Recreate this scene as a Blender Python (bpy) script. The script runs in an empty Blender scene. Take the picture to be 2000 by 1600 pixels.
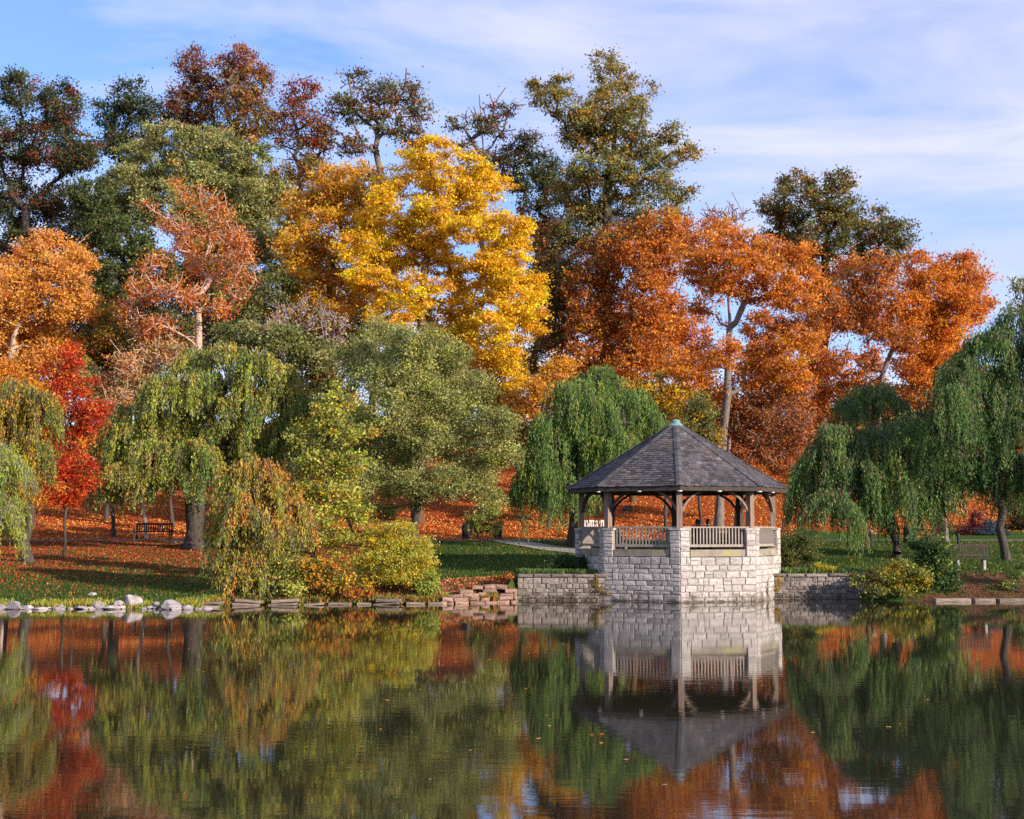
import bpy, math, random
import numpy as np
from mathutils import Vector, Matrix
R = math.radians
C = bpy.context.scene.collection
rng = np.random.default_rng(7)
random.seed(5)

# ------------------------------------------------------------------ camera
CAM_Z = 2.6
F = 2778.0                      # focal length in pixels of the 2000 px wide photograph
PITCH = math.atan(230 / F)
cam = bpy.data.cameras.new('camera')
cam.lens = 50.0; cam.sensor_width = 36.0; cam.clip_end = 2000; cam.clip_start = 0.5
co = bpy.data.objects.new('camera', cam); C.objects.link(co)
co.location = (0, 0, CAM_Z); co.rotation_euler = (R(90) + PITCH, 0, 0)
bpy.context.scene.camera = co

# ------------------------------------------------------------------ light and sky
SUN_EL, SUN_AZ = 17.0, 128.0     # azimuth clockwise from +Y
sd = Vector((math.sin(R(SUN_AZ)) * math.cos(R(SUN_EL)), math.cos(R(SUN_AZ)) * math.cos(R(SUN_EL)), math.sin(R(SUN_EL))))
sl = bpy.data.lights.new('sun', 'SUN'); sl.energy = 4.0; sl.angle = R(0.5); sl.color = (1.0, 0.86, 0.68)
so = bpy.data.objects.new('sun', sl); C.objects.link(so)
so.rotation_euler = sd.to_track_quat('Z', 'Y').to_euler(); so.location = (40, -30, 40)
world = bpy.data.worlds.new('World'); bpy.context.scene.world = world; world.use_nodes = True
wn = world.node_tree.nodes; wl = world.node_tree.links; wn.clear()
wo = wn.new('ShaderNodeOutputWorld'); bg = wn.new('ShaderNodeBackground'); bg.inputs['Strength'].default_value = 0.15
sky = wn.new('ShaderNodeTexSky'); sky.sky_type = 'NISHITA'; sky.sun_disc = False
sky.sun_elevation = R(SUN_EL); sky.sun_rotation = R(SUN_AZ); sky.air_density = 1.0; sky.dust_density = 0.15; sky.ozone_density = 3.0
tc = wn.new('ShaderNodeTexCoord'); mp = wn.new('ShaderNodeMapping')
mp.inputs['Scale'].default_value = (1.3, 1.3, 6.0); mp.inputs['Rotation'].default_value = (0.0, R(9), 0.0)
mp.inputs['Location'].default_value = (0, 0, 0)
n1 = wn.new('ShaderNodeTexNoise'); n1.inputs['Scale'].default_value = 2.2; n1.inputs['Detail'].default_value = 9; n1.inputs['Roughness'].default_value = 0.55
n1.inputs['Distortion'].default_value = 0.5
cr = wn.new('ShaderNodeValToRGB'); cr.color_ramp.elements[0].position = 0.36; cr.color_ramp.elements[1].position = 0.66
cr.color_ramp.elements[0].color = (0.08, 0.08, 0.08, 1); cr.color_ramp.elements[1].color = (0.92, 0.92, 0.92, 1)
mx = wn.new('ShaderNodeMix'); mx.data_type = 'RGBA'; mx.inputs['B'].default_value = (2.85, 2.88, 3.6, 1)
wl.new(tc.outputs['Generated'], mp.inputs['Vector']); wl.new(mp.outputs[0], n1.inputs['Vector'])
wl.new(n1.outputs['Fac'], cr.inputs['Fac']); wl.new(cr.outputs['Color'], mx.inputs['Factor'])
tn = wn.new('ShaderNodeMix'); tn.data_type = 'RGBA'; tn.blend_type = 'MULTIPLY'; tn.inputs['Factor'].default_value = 1.0; tn.inputs['B'].default_value = (0.55, 0.63, 0.85, 1)
wl.new(sky.outputs[0], tn.inputs['A']); wl.new(tn.outputs['Result'], mx.inputs['A']); wl.new(mx.outputs['Result'], bg.inputs['Color']); wl.new(bg.outputs[0], wo.inputs[0])
sc = bpy.context.scene
sc.view_settings.view_transform = 'Standard'; sc.view_settings.look = 'None'
sc.view_settings.gamma = 1; sc.view_settings.use_curve_mapping = False; sc.view_settings.exposure = 1.03
sc.cycles.max_bounces = 7; sc.cycles.diffuse_bounces = 3; sc.cycles.glossy_bounces = 3; sc.cycles.transmission_bounces = 4
sc.cycles.use_denoising = False; sc.cycles.sample_clamp_indirect = 6.0
sc.cycles.caustics_reflective = False; sc.cycles.caustics_refractive = False

# ------------------------------------------------------------------ helpers
def at(px, py, Y):
    u, v = px - 1000.0, 800.0 - py
    y = F * math.cos(PITCH) - v * math.sin(PITCH); z = F * math.sin(PITCH) + v * math.cos(PITCH)
    t = Y / y
    return np.array([u * t, Y, CAM_Z + z * t])
def sm(a, b, x):
    t = np.clip((x - a) / (b - a), 0, 1); return t * t * (3 - 2 * t)
def shore(x):
    xs = [-300, -17, -10.3, -9.2, -2.6, -0.1, 0.3, 7.3, 8.2, 12.5, 13.3, 17, 20, 34, 60, 300]
    ys = [46, 45.6, 45.8, 47.9, 48.6, 49.6, 51.1, 51.1, 52.5, 52.5, 50.8, 50.6, 50.0, 44, 20, 0]
    return np.interp(x, xs, ys) + 0.10 * np.sin(x * 2.1) + 0.06 * np.sin(x * 5.3 + 1)
def ground(x, y):
    x = np.asarray(x, float); y = np.asarray(y, float)
    d = y - shore(x)
    # top of the bank, lower along the left shore
    bank = np.interp(x, [-40, -11, -9, -3, -0.4, 0.2, 12.2, 13.5, 40], [0.22, 0.25, 0.62, 0.62, 0.75, 0.84, 0.84, 0.86, 0.95])
    wallish = sm(-0.3, 0.15, x) * (1 - sm(12.2, 12.8, x))
    rise = np.where(d < 0, np.clip(d * 1.2, -1.5, 0), bank * sm(0, 1, d / np.where(wallish > .5, 0.25, 2.2)))
    far = bank + (1.9 - bank) * np.clip((d - 1.5) / (71 - 1.5 - shore(x)), 0, 1)
    z = np.where(d < 0, rise, np.where(d < 1.5, np.minimum(rise, far), np.maximum(far * 1.0, 0) * sm(1.2, 2.2, d) + rise * (1 - sm(1.2, 2.2, d))))
    hill = np.interp(y, [0, 71, 76, 84, 95, 112, 130, 160, 220, 600], [0, 0, 0.06, 0.95, 3.0, 6.6, 9.6, 12.2, 13.0, 13.0])
    und = 0.10 * np.sin(x * .23 + 1) * np.sin(y * .17) * np.clip((y - 60) / 10, 0, 1) + 0.035 * np.sin(x * .9) * np.sin(y * .7 + 2) * np.clip((d - 3) / 4, 0, 1)
    flat = 1 - sm(69, 70, y) * (1 - sm(74.5, 76, y))
    return z + hill + und * flat

def mat(name): 
    m = bpy.data.materials.new(name); m.use_nodes = True
    n = m.node_tree.nodes; b = n['Principled BSDF']; return m, n, m.node_tree.links, b
def noise(n, l, scale, detail=4, rough=.55, vec=None, dist=0):
    t = n.new('ShaderNodeTexNoise'); t.inputs['Scale'].default_value = scale; t.inputs['Detail'].default_value = detail
    t.inputs['Roughness'].default_value = rough; t.inputs['Distortion'].default_value = dist
    if vec: l.new(vec, t.inputs['Vector'])
    return t
def ramp(n, l, src, stops):
    r = n.new('ShaderNodeValToRGB'); e = r.color_ramp.elements
    while len(e) < len(stops): e.new(0.5)
    for q, (p, c) in zip(e, stops): q.position = p; q.color = tuple(c) + (1,) if len(c) == 3 else c
    l.new(src, r.inputs['Fac']); return r
def bump(n, l, src, b, strength=.4, dist=.02):
    q = n.new('ShaderNodeBump'); q.inputs['Strength'].default_value = strength; q.inputs['Distance'].default_value = dist
    l.new(src, q.inputs['Height']); l.new(q.outputs[0], b.inputs['Normal']); return q
def mixc(n, l, fac, a, b_, mode='MIX'):
    m = n.new('ShaderNodeMix'); m.data_type = 'RGBA'; m.blend_type = mode
    for key, v in (('Factor', fac), ('A', a), ('B', b_)):
        if isinstance(v, (int, float)): m.inputs[key].default_value = v
        elif isinstance(v, tuple): m.inputs[key].default_value = v if len(v) == 4 else v + (1,)
        else: l.new(v, m.inputs[key])
    return m.outputs['Result']
def simple(name, stops, scale=6, rough=.8, bs=.4, bd=.01, stretch=None, rnd=0.0, metal=0.0, spec=.3):
    m, n, l, b = mat(name); t = n.new('ShaderNodeTexCoord'); v = t.outputs['Object']
    if stretch:
        k = n.new('ShaderNodeMapping'); k.inputs['Scale'].default_value = stretch; l.new(v, k.inputs['Vector']); v = k.outputs[0]
    if rnd:
        oi = n.new('ShaderNodeObjectInfo'); ad = n.new('ShaderNodeVectorMath'); ad.operation = 'ADD'
        mu = n.new('ShaderNodeMath'); mu.operation = 'MULTIPLY'; mu.inputs[1].default_value = 37; l.new(oi.outputs['Random'], mu.inputs[0])
        l.new(v, ad.inputs[0]); l.new(mu.outputs[0], ad.inputs[1]); v = ad.outputs[0]
    nz = noise(n, l, scale, 6, .6, v); r = ramp(n, l, nz.outputs['Fac'], stops); out = r.outputs['Color']
    if rnd:
        rr = ramp(n, l, oi.outputs['Random'], [(0, (1 - rnd,) * 3), (1, (1 + rnd * .6,) * 3)])
        out = mixc(n, l, 1.0, out, rr.outputs['Color'], 'MULTIPLY')
    l.new(out, b.inputs['Base Color']); b.inputs['Roughness'].default_value = rough; b.inputs['Metallic'].default_value = metal
    b.inputs['Specular IOR Level'].default_value = spec
    bump(n, l, nz.outputs['Fac'], b, bs, bd); return m

def leafmat(name, trans=.42):
    m, n, l, b = mat(name); a = n.new('ShaderNodeAttribute'); a.attribute_name = 'tint'
    l.new(a.outputs['Color'], b.inputs['Base Color']); b.inputs['Roughness'].default_value = .55; b.inputs['Specular IOR Level'].default_value = .25
    t = n.new('ShaderNodeBsdfTranslucent'); l.new(a.outputs['Color'], t.inputs['Color'])
    s = n.new('ShaderNodeMixShader'); s.inputs[0].default_value = trans
    l.new(b.outputs[0], s.inputs[1]); l.new(t.outputs[0], s.inputs[2]); l.new(s.outputs[0], n['Material Output'].inputs['Surface']); return m
def tintmat(name, rough=.8):
    m, n, l, b = mat(name); a = n.new('ShaderNodeAttribute'); a.attribute_name = 'tint'
    t = n.new('ShaderNodeTexCoord'); nz = noise(n, l, 7, 6, .65, t.outputs['Object'])
    r = ramp(n, l, nz.outputs['Fac'], [(.3, (.7, .7, .7)), (.7, (1.25, 1.25, 1.25))])
    l.new(mixc(n, l, 1.0, a.outputs['Color'], r.outputs['Color'], 'MULTIPLY'), b.inputs['Base Color']); b.inputs['Roughness'].default_value = rough
    b.inputs['Specular IOR Level'].default_value = .25
    bump(n, l, nz.outputs['Fac'], b, .5, .02); return m

def stain(m):
    n, l = m.node_tree.nodes, m.node_tree.links; b = n['Principled BSDF']; src = b.inputs['Base Color'].links[0].from_socket
    g = n.new('ShaderNodeNewGeometry'); sp = n.new('ShaderNodeSeparateXYZ'); l.new(g.outputs['Position'], sp.inputs[0]); nz = noise(n, l, 2.6, 5, .65, g.outputs['Position'])
    mr = n.new('ShaderNodeMath'); mr.operation = 'MULTIPLY_ADD'; mr.inputs[1].default_value = 1.5; l.new(nz.outputs['Fac'], mr.inputs[0]); l.new(sp.outputs['Z'], mr.inputs[2])
    r = ramp(n, l, mr.outputs[0], [(.70, (.26, .22, .16)), (.86, (.58, .52, .45)), (1.0, (.86, .83, .78))]); l.new(mixc(n, l, 1.0, src, r.outputs['Color'], 'MULTIPLY'), b.inputs['Base Color'])
M = {}
M['leaf'] = leafmat('leaf'); M['litter'] = leafmat('litter_leaf', .15); M['tint'] = tintmat('tinted')
M['bark_dark'] = simple('bark_dark', [(.3, (.030, .024, .020)), (.7, (.095, .075, .062))], 5, .9, .9, .04, (3, 3, .6))
M['bark_grey'] = simple('bark_grey', [(.3, (.09, .075, .07)), (.7, (.24, .20, .18))], 5, .9, .9, .04, (3, 3, .6))
M['bark_pale'] = simple('bark_pale', [(.3, (.30, .20, .15)), (.7, (.58, .44, .36))], 3, .85, .5, .03, (2, 2, .6))
M['bark_brown'] = simple('bark_brown', [(.3, (.06, .03, .015)), (.7, (.17, .085, .04))], 5, .9, .8, .04, (3, 3, .6))
M['bark_violet'] = simple('bark_violet', [(.3, (.20, .15, .20)), (.7, (.34, .28, .34))], 5, .9, .8, .04)
M['stone'] = simple('limestone', [(.25, (.22, .20, .21)), (.42, (.42, .39, .40)), (.62, (.60, .565, .57)), (.82, (.42, .36, .27))], 3.2, .9, .8, .03, None, .24)
M['stone_dark'] = simple('rubble_stone', [(.25, (.10, .085, .085)), (.5, (.25, .215, .205)), (.64, (.38, .335, .32)), (.76, (.58, .55, .56))], 4, .92, .9, .03, None, .45)
stain(M['stone_dark']); 
M['stone_warm'] = simple('warm_stone', [(.25, (.16, .09, .07)), (.5, (.34, .21, .16)), (.75, (.50, .36, .28))], 5, .92, .9, .03, None, .35)
stain(M['stone'])
M['mortar'] = simple('mortar', [(.3, (.17, .15, .14)), (.7, (.33, .30, .26))], 9, .95, .8, .02)
M['cap'] = simple('cap_stone', [(.3, (.28, .26, .24)), (.7, (.50, .46, .42))], 6, .9, .5, .01)
M['coping'] = simple('coping_stone', [(.3, (.17, .14, .12)), (.55, (.28, .24, .20)), (.72, (.32, .30, .08))], 2.0, .9, .5, .01)
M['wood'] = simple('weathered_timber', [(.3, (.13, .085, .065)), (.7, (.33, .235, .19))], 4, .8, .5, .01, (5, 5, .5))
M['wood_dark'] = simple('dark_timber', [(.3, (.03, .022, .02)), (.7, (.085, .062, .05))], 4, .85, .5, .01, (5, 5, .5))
M['wood_grey'] = simple('grey_timber', [(.3, (.20, .165, .14)), (.7, (.40, .34, .30))], 4, .85, .5, .01, (5, 5, .7))
M['copper'] = simple('green_copper', [(.3, (.13, .24, .25)), (.7, (.27, .40, .40))], 8, .6, .2, .01, metal=.2)
M['rock'] = simple('boulder', [(.25, (.14, .11, .115)), (.5, (.34, .29, .30)), (.72, (.54, .48, .47))], 3.2, .9, 1.0, .06, None, .22)
M['rock_dark'] = simple('dark_rock', [(.3, (.04, .035, .035)), (.7, (.13, .11, .11))], 5, .9, 1.0, .05)
M['slab'] = simple('slab_stone', [(.3, (.10, .075, .06)), (.5, (.22, .17, .135)), (.75, (.38, .30, .24))], 5, .9, .7, .03, None, .3)
M['black'] = simple('dark_metal', [(.3, (.010, .011, .014)), (.7, (.024, .024, .032))], 6, .45, .2, .005)
M['white'] = simple('white_paint', [(.3, (.68, .66, .64)), (.7, (.80, .79, .78))], 8, .5, .2, .005)
M['concrete'] = simple('concrete', [(.3, (.30, .27, .25)), (.7, (.44, .41, .38))], 9, .9, .4, .01)
M['hair'] = simple('dark_hair', [(.3, (.006, .005, .005)), (.7, (.02, .016, .014))], 30, .6, .5, .01)
M['skin'] = simple('skin', [(.3, (.42, .24, .17)), (.7, (.50, .30, .22))], 20, .6, .1, .005)
M['coat'] = simple('navy_coat', [(.3, (.012, .016, .032)), (.7, (.025, .03, .055))], 12, .9, .4, .01)
M['coat_black'] = simple('black_coat', [(.3, (.008, .008, .009)), (.7, (.02, .02, .022))], 12, .9, .4, .01)

ORG = {}
def link(o, parent=None):
    C.objects.link(o)
    if parent is not None: o.parent = parent
    return o
def origin(o): return ORG.get(o.name, np.zeros(3))
def empty(name, loc, label, cat, group=None):
    o = bpy.data.objects.new(name, None); C.objects.link(o); o.location = [float(q) for q in loc]; ORG[o.name] = np.array(loc, float)
    o['label'] = label; o['category'] = cat
    if group: o['group'] = group
    return o
def mesh(name, V, Fc, m, parent=None, tint=None, smooth=False, label=None, cat=None, group=None, kind=None, loc=None):
    """V (n,3) world coordinates, Fc (f,k) array of equal sized faces or a list of tuples"""
    me = bpy.data.meshes.new(name); V = np.asarray(V, float)
    org = origin(parent) if parent is not None else (np.array(loc, float) if loc is not None else np.zeros(3))
    V = V - org
    if isinstance(Fc, np.ndarray):
        k = Fc.shape[1]; nf = len(Fc)
        me.vertices.add(len(V)); me.vertices.foreach_set('co', V.astype(np.float32).ravel())
        me.loops.add(nf * k); me.loops.foreach_set('vertex_index', Fc.astype(np.int32).ravel())
        me.polygons.add(nf); me.polygons.foreach_set('loop_start', np.arange(0, nf * k, k, dtype=np.int32))
        me.update(calc_edges=True)
    else:
        me.from_pydata([tuple(v) for v in V], [], [tuple(f) for f in Fc]); me.update()
    if smooth: me.polygons.foreach_set('use_smooth', np.ones(len(me.polygons), bool))
    if tint is not None:
        a = me.attributes.new('tint', 'FLOAT_COLOR', 'FACE'); t = np.ones((len(me.polygons), 4), np.float32); t[:, :3] = tint
        a.data.foreach_set('color', t.ravel())
    me.materials.append(m)
    o = bpy.data.objects.new(name, me); link(o, parent)
    if parent is not None: ORG[o.name] = org
    elif loc is not None: o.location = [float(q) for q in loc]; ORG[o.name] = org
    if label: o['label'] = label
    if cat: o['category'] = cat
    if group: o['group'] = group
    if kind: o['kind'] = kind
    return o
class MB:
    def __init__(s): s.v = []; s.f = []; s.c = []
    def add(s, vs, fs, col=None):
        n = len(s.v); s.v += [tuple(map(float, q)) for q in vs]; s.f += [tuple(i + n for i in f) for f in fs]; s.c += [col] * len(fs)
    def box(s, c, sx, sy, sz, ax=None, ay=None, az=None, col=None, taper=1.0):
        c = np.array(c, float); ax = np.array(ax if ax is not None else (1, 0, 0), float); ay = np.array(ay if ay is not None else (0, 1, 0), float)
        az = np.array(az if az is not None else (0, 0, 1), float); vs = []
        for k in (-.5, .5):
            t = taper if k > 0 else 1
            for i, j in ((-.5, -.5), (.5, -.5), (.5, .5), (-.5, .5)): vs.append(c + ax * i * sx * t + ay * j * sy * t + az * k * sz)
        s.add(vs, [(0, 3, 2, 1), (4, 5, 6, 7), (0, 1, 5, 4), (1, 2, 6, 5), (2, 3, 7, 6), (3, 0, 4, 7)], col)
    def bar(s, a, b, w, h, up=(0, 0, 1), col=None):
        a = np.array(a, float); b = np.array(b, float); d = b - a; L = np.linalg.norm(d); d /= L
        x = np.cross(d, up); x /= max(np.linalg.norm(x), 1e-6); u = np.cross(x, d)
        s.box((a + b) / 2, w, L, h, x, d, u, col)
    def tube(s, pts, rad, n=8, col=None, cap=True):
        pts = [np.array(p, float) for p in pts]; rings = []
        for i, p in enumerate(pts):
            d = pts[min(i + 1, len(pts) - 1)] - pts[max(i - 1, 0)]; d /= max(np.linalg.norm(d), 1e-9)
            u = np.cross(d, (0.3, 1, 0.1)); u /= np.linalg.norm(u); w = np.cross(d, u); r = rad[i] if hasattr(rad, '__len__') else rad
            rings.append([p + r * (math.cos(2 * math.pi * k / n) * u + math.sin(2 * math.pi * k / n) * w) for k in range(n)])
        vs = [q for r_ in rings for q in r_]; fs = []
        for i in range(len(pts) - 1):
            for k in range(n): fs.append((i * n + k, i * n + (k + 1) % n, (i + 1) * n + (k + 1) % n, (i + 1) * n + k))
        if cap: fs += [tuple(range(n))[::-1], tuple((len(pts) - 1) * n + k for k in range(n))]
        s.add(vs, fs, col)
    def prism(s, poly, z0, z1, col=None):
        n = len(poly); s.add([(p[0], p[1], z0) for p in poly] + [(p[0], p[1], z1) for p in poly],
            [tuple(range(n))[::-1], tuple(range(n, 2 * n))] + [(k, (k + 1) % n, n + (k + 1) % n, n + k) for k in range(n)], col)
    def build(s, name, m, parent=None, **kw):
        t = np.array([c if c is not None else (1, 1, 1) for c in s.c]) if any(c is not None for c in s.c) else None
        return mesh(name, np.array(s.v), s.f, m, parent, tint=t, **kw)

# ------------------------------------------------------------------ ground, water, path
def build_ground():
    xs = np.unique(np.concatenate([np.linspace(-220, -30, 40), np.linspace(-30, 30, 181), np.linspace(30, 220, 40)]))
    ys = np.unique(np.concatenate([np.linspace(-40, 40, 20), np.linspace(43, 56, 105), np.linspace(56, 82, 60), np.linspace(82, 140, 50), np.linspace(140, 420, 40)]))
    X, Y = np.meshgrid(xs, ys); Z = ground(X, Y); V = np.stack([X, Y, Z], -1).reshape(-1, 3)
    nx = len(xs); i = np.arange(len(ys) - 1)[:, None] * nx + np.arange(nx - 1)[None]; i = i.ravel()
    Fc = np.stack([i, i + 1, i + 1 + nx, i + nx], -1)
    m, n, l, b = mat('ground'); g = n.new('ShaderNodeNewGeometry'); pos = g.outputs['Position']
    at_ = n.new('ShaderNodeAttribute'); at_.attribute_name = 'cover'; sep = n.new('ShaderNodeSeparateColor'); l.new(at_.outputs['Color'], sep.inputs[0])
    na = noise(n, l, 9, 6, .7, pos); nb = noise(n, l, 1.1, 4, .6, pos); nc = noise(n, l, 24, 3, .6, pos)
    grass = ramp(n, l, na.outputs['Fac'], [(.3, (.025, .050, .010)), (.55, (.055, .105, .020)), (.75, (.12, .15, .035))])
    soil = ramp(n, l, na.outputs['Fac'], [(.3, (.07, .028, .018)), (.7, (.19, .085, .055))])
    lit = ramp(n, l, nc.outputs['Fac'], [(.3, (.10, .022, .010)), (.5, (.32, .065, .018)), (.62, (.50, .13, .026)), (.78, (.60, .22, .05))])
    def thr(mask, nz, k=.9):
        a = n.new('ShaderNodeMath'); a.operation = 'ADD'; l.new(mask, a.inputs[0]); l.new(nz, a.inputs[1])
        s_ = n.new('ShaderNodeMapRange'); s_.inputs['From Min'].default_value = k; s_.inputs['From Max'].default_value = k + .16; l.new(a.outputs[0], s_.inputs['Value']); return s_.outputs[0]
    c1 = mixc(n, l, thr(sep.outputs['Green'], nb.outputs['Fac']), grass.outputs['Color'], soil.outputs['Color'])
    c2 = mixc(n, l, thr(sep.outputs['Red'], na.outputs['Fac']), c1, lit.outputs['Color'])
    l.new(c2, b.inputs['Base Color']); b.inputs['Roughness'].default_value = 1; b.inputs['Specular IOR Level'].default_value = .05
    bump(n, l, na.outputs['Fac'], b, .7, .12)
    o = mesh('ground', V, Fc, m, smooth=True, kind='structure')
    x, y = V[:, 0], V[:, 1]; d = y - shore(x)
    left = 1 - sm(-14, -6, x)
    litter = np.clip(sm(72.8, 74.5, y) * 1.0, 0, 1)
    litter = np.maximum(litter, .38 * sm(50, 66, y) * left + .12 * left * sm(47, 50, y))
    litter = np.where((x > 9) & (y < 83), np.minimum(litter, sm(78, 83, y)), litter)
    soilm = (1 - sm(1.4, 3.2, d)) * .55 * sm(-11, -8, x); soilm = np.maximum(soilm, .55 * sm(15.3, 16, x) * (1 - sm(18, 19, x)) * (1 - sm(3.2, 4.6, d)))
    soilm = np.where((x > .2) & (x < 13.8), 0, soilm)
    a = o.data.attributes.new('cover', 'FLOAT_COLOR', 'POINT'); col = np.ones((len(V), 4), np.float32); col[:, 0] = litter; col[:, 1] = soilm; col[:, 2] = 0
    a.data.foreach_set('color', col.ravel())
build_ground()

def build_water():
    m, n, l, b = mat('lake_water'); g = n.new('ShaderNodeNewGeometry')
    mp_ = n.new('ShaderNodeMapping'); mp_.inputs['Scale'].default_value = (.30, 1.0, 1); l.new(g.outputs['Position'], mp_.inputs['Vector'])
    a = noise(n, l, 4.5, 3, .55, mp_.outputs[0], .3); c = noise(n, l, .22, 3, .5, g.outputs['Position'])
    amp = ramp(n, l, c.outputs['Fac'], [(.38, (.12,) * 3), (.66, (1,) * 3)])
    mu = n.new('ShaderNodeMath'); mu.operation = 'MULTIPLY'; l.new(a.outputs['Fac'], mu.inputs[0]); l.new(amp.outputs['Color'], mu.inputs[1])
    b.inputs['Base Color'].default_value = (.020, .019, .012, 1); b.inputs['Roughness'].default_value = .03; b.inputs['IOR'].default_value = 1.6
    b.inputs['Specular IOR Level'].default_value = .62
    bump(n, l, mu.outputs[0], b, 1.0, .0017)
    V = [(-220, -60, 0), (220, -60, 0), (220, 53, 0), (-220, 53, 0)]
    mesh('lake_water', V, [(0, 1, 2, 3)], m, kind='structure')
build_water()

def ribbon(name, pts, m, lift, kind='structure'):
    V = []; Fc = []
    for i, (x0, y0, x1, y1) in enumerate(pts):
        for k in range(5):
            x = x0 + (x1 - x0) * k / 4; y = y0 + (y1 - y0) * k / 4; V.append((x, y, float(ground(x, y)) + lift))
    for i in range(len(pts) - 1):
        for k in range(4): Fc.append((i * 5 + k, i * 5 + k + 1, i * 5 + k + 6, i * 5 + k + 5))
    return mesh(name, V, Fc, m, kind=kind, smooth=True)
M['asphalt'] = simple('asphalt', [(.3, (.16, .12, .13)), (.7, (.27, .21, .21))], 12, .95, .4, .01)
ribbon('path', [(x, 73.6, x, 71.6) for x in np.linspace(-45, 45, 180)], M['asphalt'], .03)
ribbon('gazebo_path', [(x, y - w, x + w * .5, y + w) for x, y, w in [(-.9, 70.7, .3), (0.4, 69.2, .9), (1.4, 67.2, 1.3), (2.4, 65, 1.4), (3.4, 62.5, 1.3), (4.4, 60, 1.2), (5.6, 57.9, 1.1)]], M['concrete'], .045)

# ------------------------------------------------------------------ trees
def tubes(P, par, rad, sides=6):
    """branch graph: P nodes, par parent index (-1 root), rad radii -> verts, quads"""
    idx = np.where(par >= 0)[0]; A = P[par[idx]]; B = P[idx]
    D = np.zeros_like(P); d = B - A; d /= np.maximum(np.linalg.norm(d, axis=1, keepdims=True), 1e-6); D[idx] = d
    roots = np.where(par < 0)[0]
    for r_ in roots: D[r_] = (0, 0, 1)
    r1 = rad[idx]; r0 = np.minimum(rad[par[idx]], r1 * 1.35 + .004)
    def ring(c, dr, r):
        u = np.cross(dr, np.array([.31, .9, .2])); u /= np.maximum(np.linalg.norm(u, axis=1, keepdims=True), 1e-6); w = np.cross(dr, u)
        th = np.arange(sides) * 2 * np.pi / sides
        return c[:, None] + r[:, None, None] * (np.cos(th)[None, :, None] * u[:, None] + np.sin(th)[None, :, None] * w[:, None])
    dp = D[par[idx]]; same = (np.sum(dp * d, 1) > .75)[:, None]; d0 = np.where(same, dp, d)
    ra = ring(A, d0, r0); rb = ring(B, d, r1)
    n = len(idx); V = np.concatenate([ra, rb], 1).reshape(-1, 3); base = np.arange(n)[:, None] * 2 * sides; k = np.arange(sides)[None]; k2 = (k + 1) % sides
    Q = np.stack([base + k, base + k2, base + sides + k2, base + sides + k], -1).reshape(-1, 4)
    return V, Q
def grow(roots, targets, step=1.0, bf=.35, wob=.10, rg=None):
    """join every target to the nearest grown node (tree with short paths); returns P, par"""
    P = [np.array(p) for p in roots]; par = [-1] + list(range(len(roots) - 1))
    plen = [0.0]
    for i in range(1, len(roots)): plen.append(plen[-1] + np.linalg.norm(P[i] - P[i - 1]) * .35)
    T = np.asarray(targets); n = len(T); best = np.full(n, 1e9); bi = np.zeros(n, int); done = np.zeros(n, bool)
    st = min(2, len(roots) - 1)
    def upd(j):
        dv = T - P[j]; d = np.linalg.norm(dv, axis=1); d = d + np.maximum(-dv[:, 2], 0) * .9 + bf * plen[j]
        q = d < best; best[q] = d[q]; bi[q] = j
    for j in range(st, len(P)): upd(j)
    for _ in range(n):
        k = int(np.argmin(np.where(done, 1e9, best))); j = bi[k]; a = P[j]; b_ = T[k]; L = np.linalg.norm(b_ - a); ns = max(1, int(L / step))
        prev = j
        for s in range(1, ns + 1):
            t = s / ns; p = a + (b_ - a) * t
            if s < ns: p = p + rg.normal(0, wob * L / ns, 3) + np.array([0, 0, .12 * L * math.sin(math.pi * t) * (1 if b_[2] < a[2] + L * .5 else -.3)])
            P.append(p); par.append(prev); plen.append(plen[prev] + L / ns); prev = len(P) - 1; upd(prev)
        done[k] = True
    return np.array(P), np.array(par)
def pipe(P, par, tip, base, e=1.95):
    n = len(P); w = np.zeros(n); ch = np.bincount(par[par >= 0], minlength=n)
    for i in range(n - 1, -1, -1):
        if ch[i] == 0: w[i] += 1
        if par[i] >= 0: w[par[i]] += w[i]
    r = w ** (1 / e); r = tip + (r - 1) / max(r.max() - 1, 1e-6) * (base - tip); return r
def leafquads(Cn, L, W, rg, droop=None, up=.5, fold=.25):
    n = len(Cn); t = rg.normal(0, 1, (n, 3))
    if droop is not None: t = t * (1 - droop) * .6 + np.array([0, 0, -1.0]) * droop * 1.6
    t /= np.linalg.norm(t, axis=1, keepdims=True) + 1e-9
    nn = rg.normal(0, 1, (n, 3)) + np.array([0, 0, up]); s = np.cross(t, nn); s /= np.linalg.norm(s, axis=1, keepdims=True) + 1e-9; m_ = np.cross(s, t)
    l_ = (L * rg.uniform(.65, 1.35, n))[:, None]; w_ = (W * rg.uniform(.7, 1.3, n))[:, None]
    k = rg.uniform(-.35, .35, (n, 1))
    a = Cn - t * l_ * .5; c = Cn + t * l_ * .5; b = Cn + s * w_ + t * l_ * k
    V = np.stack([a, c, b], 1).reshape(-1, 3); Fc = np.arange(n * 3).reshape(-1, 3); return V, Fc
def tints(base, rg, jit=.22):
    n = len(base); k = np.exp(rg.normal(0, jit, (n, 1))); h = 1 + rg.normal(0, .07, (n, 3)); return np.clip(base * k * h, .002, .85)
def pick(pal, n, rg):
    cols = np.array([p[0] for p in pal]); w = np.array([p[1] for p in pal], float); return cols[rg.choice(len(pal), n, p=w / w.sum())]

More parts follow.
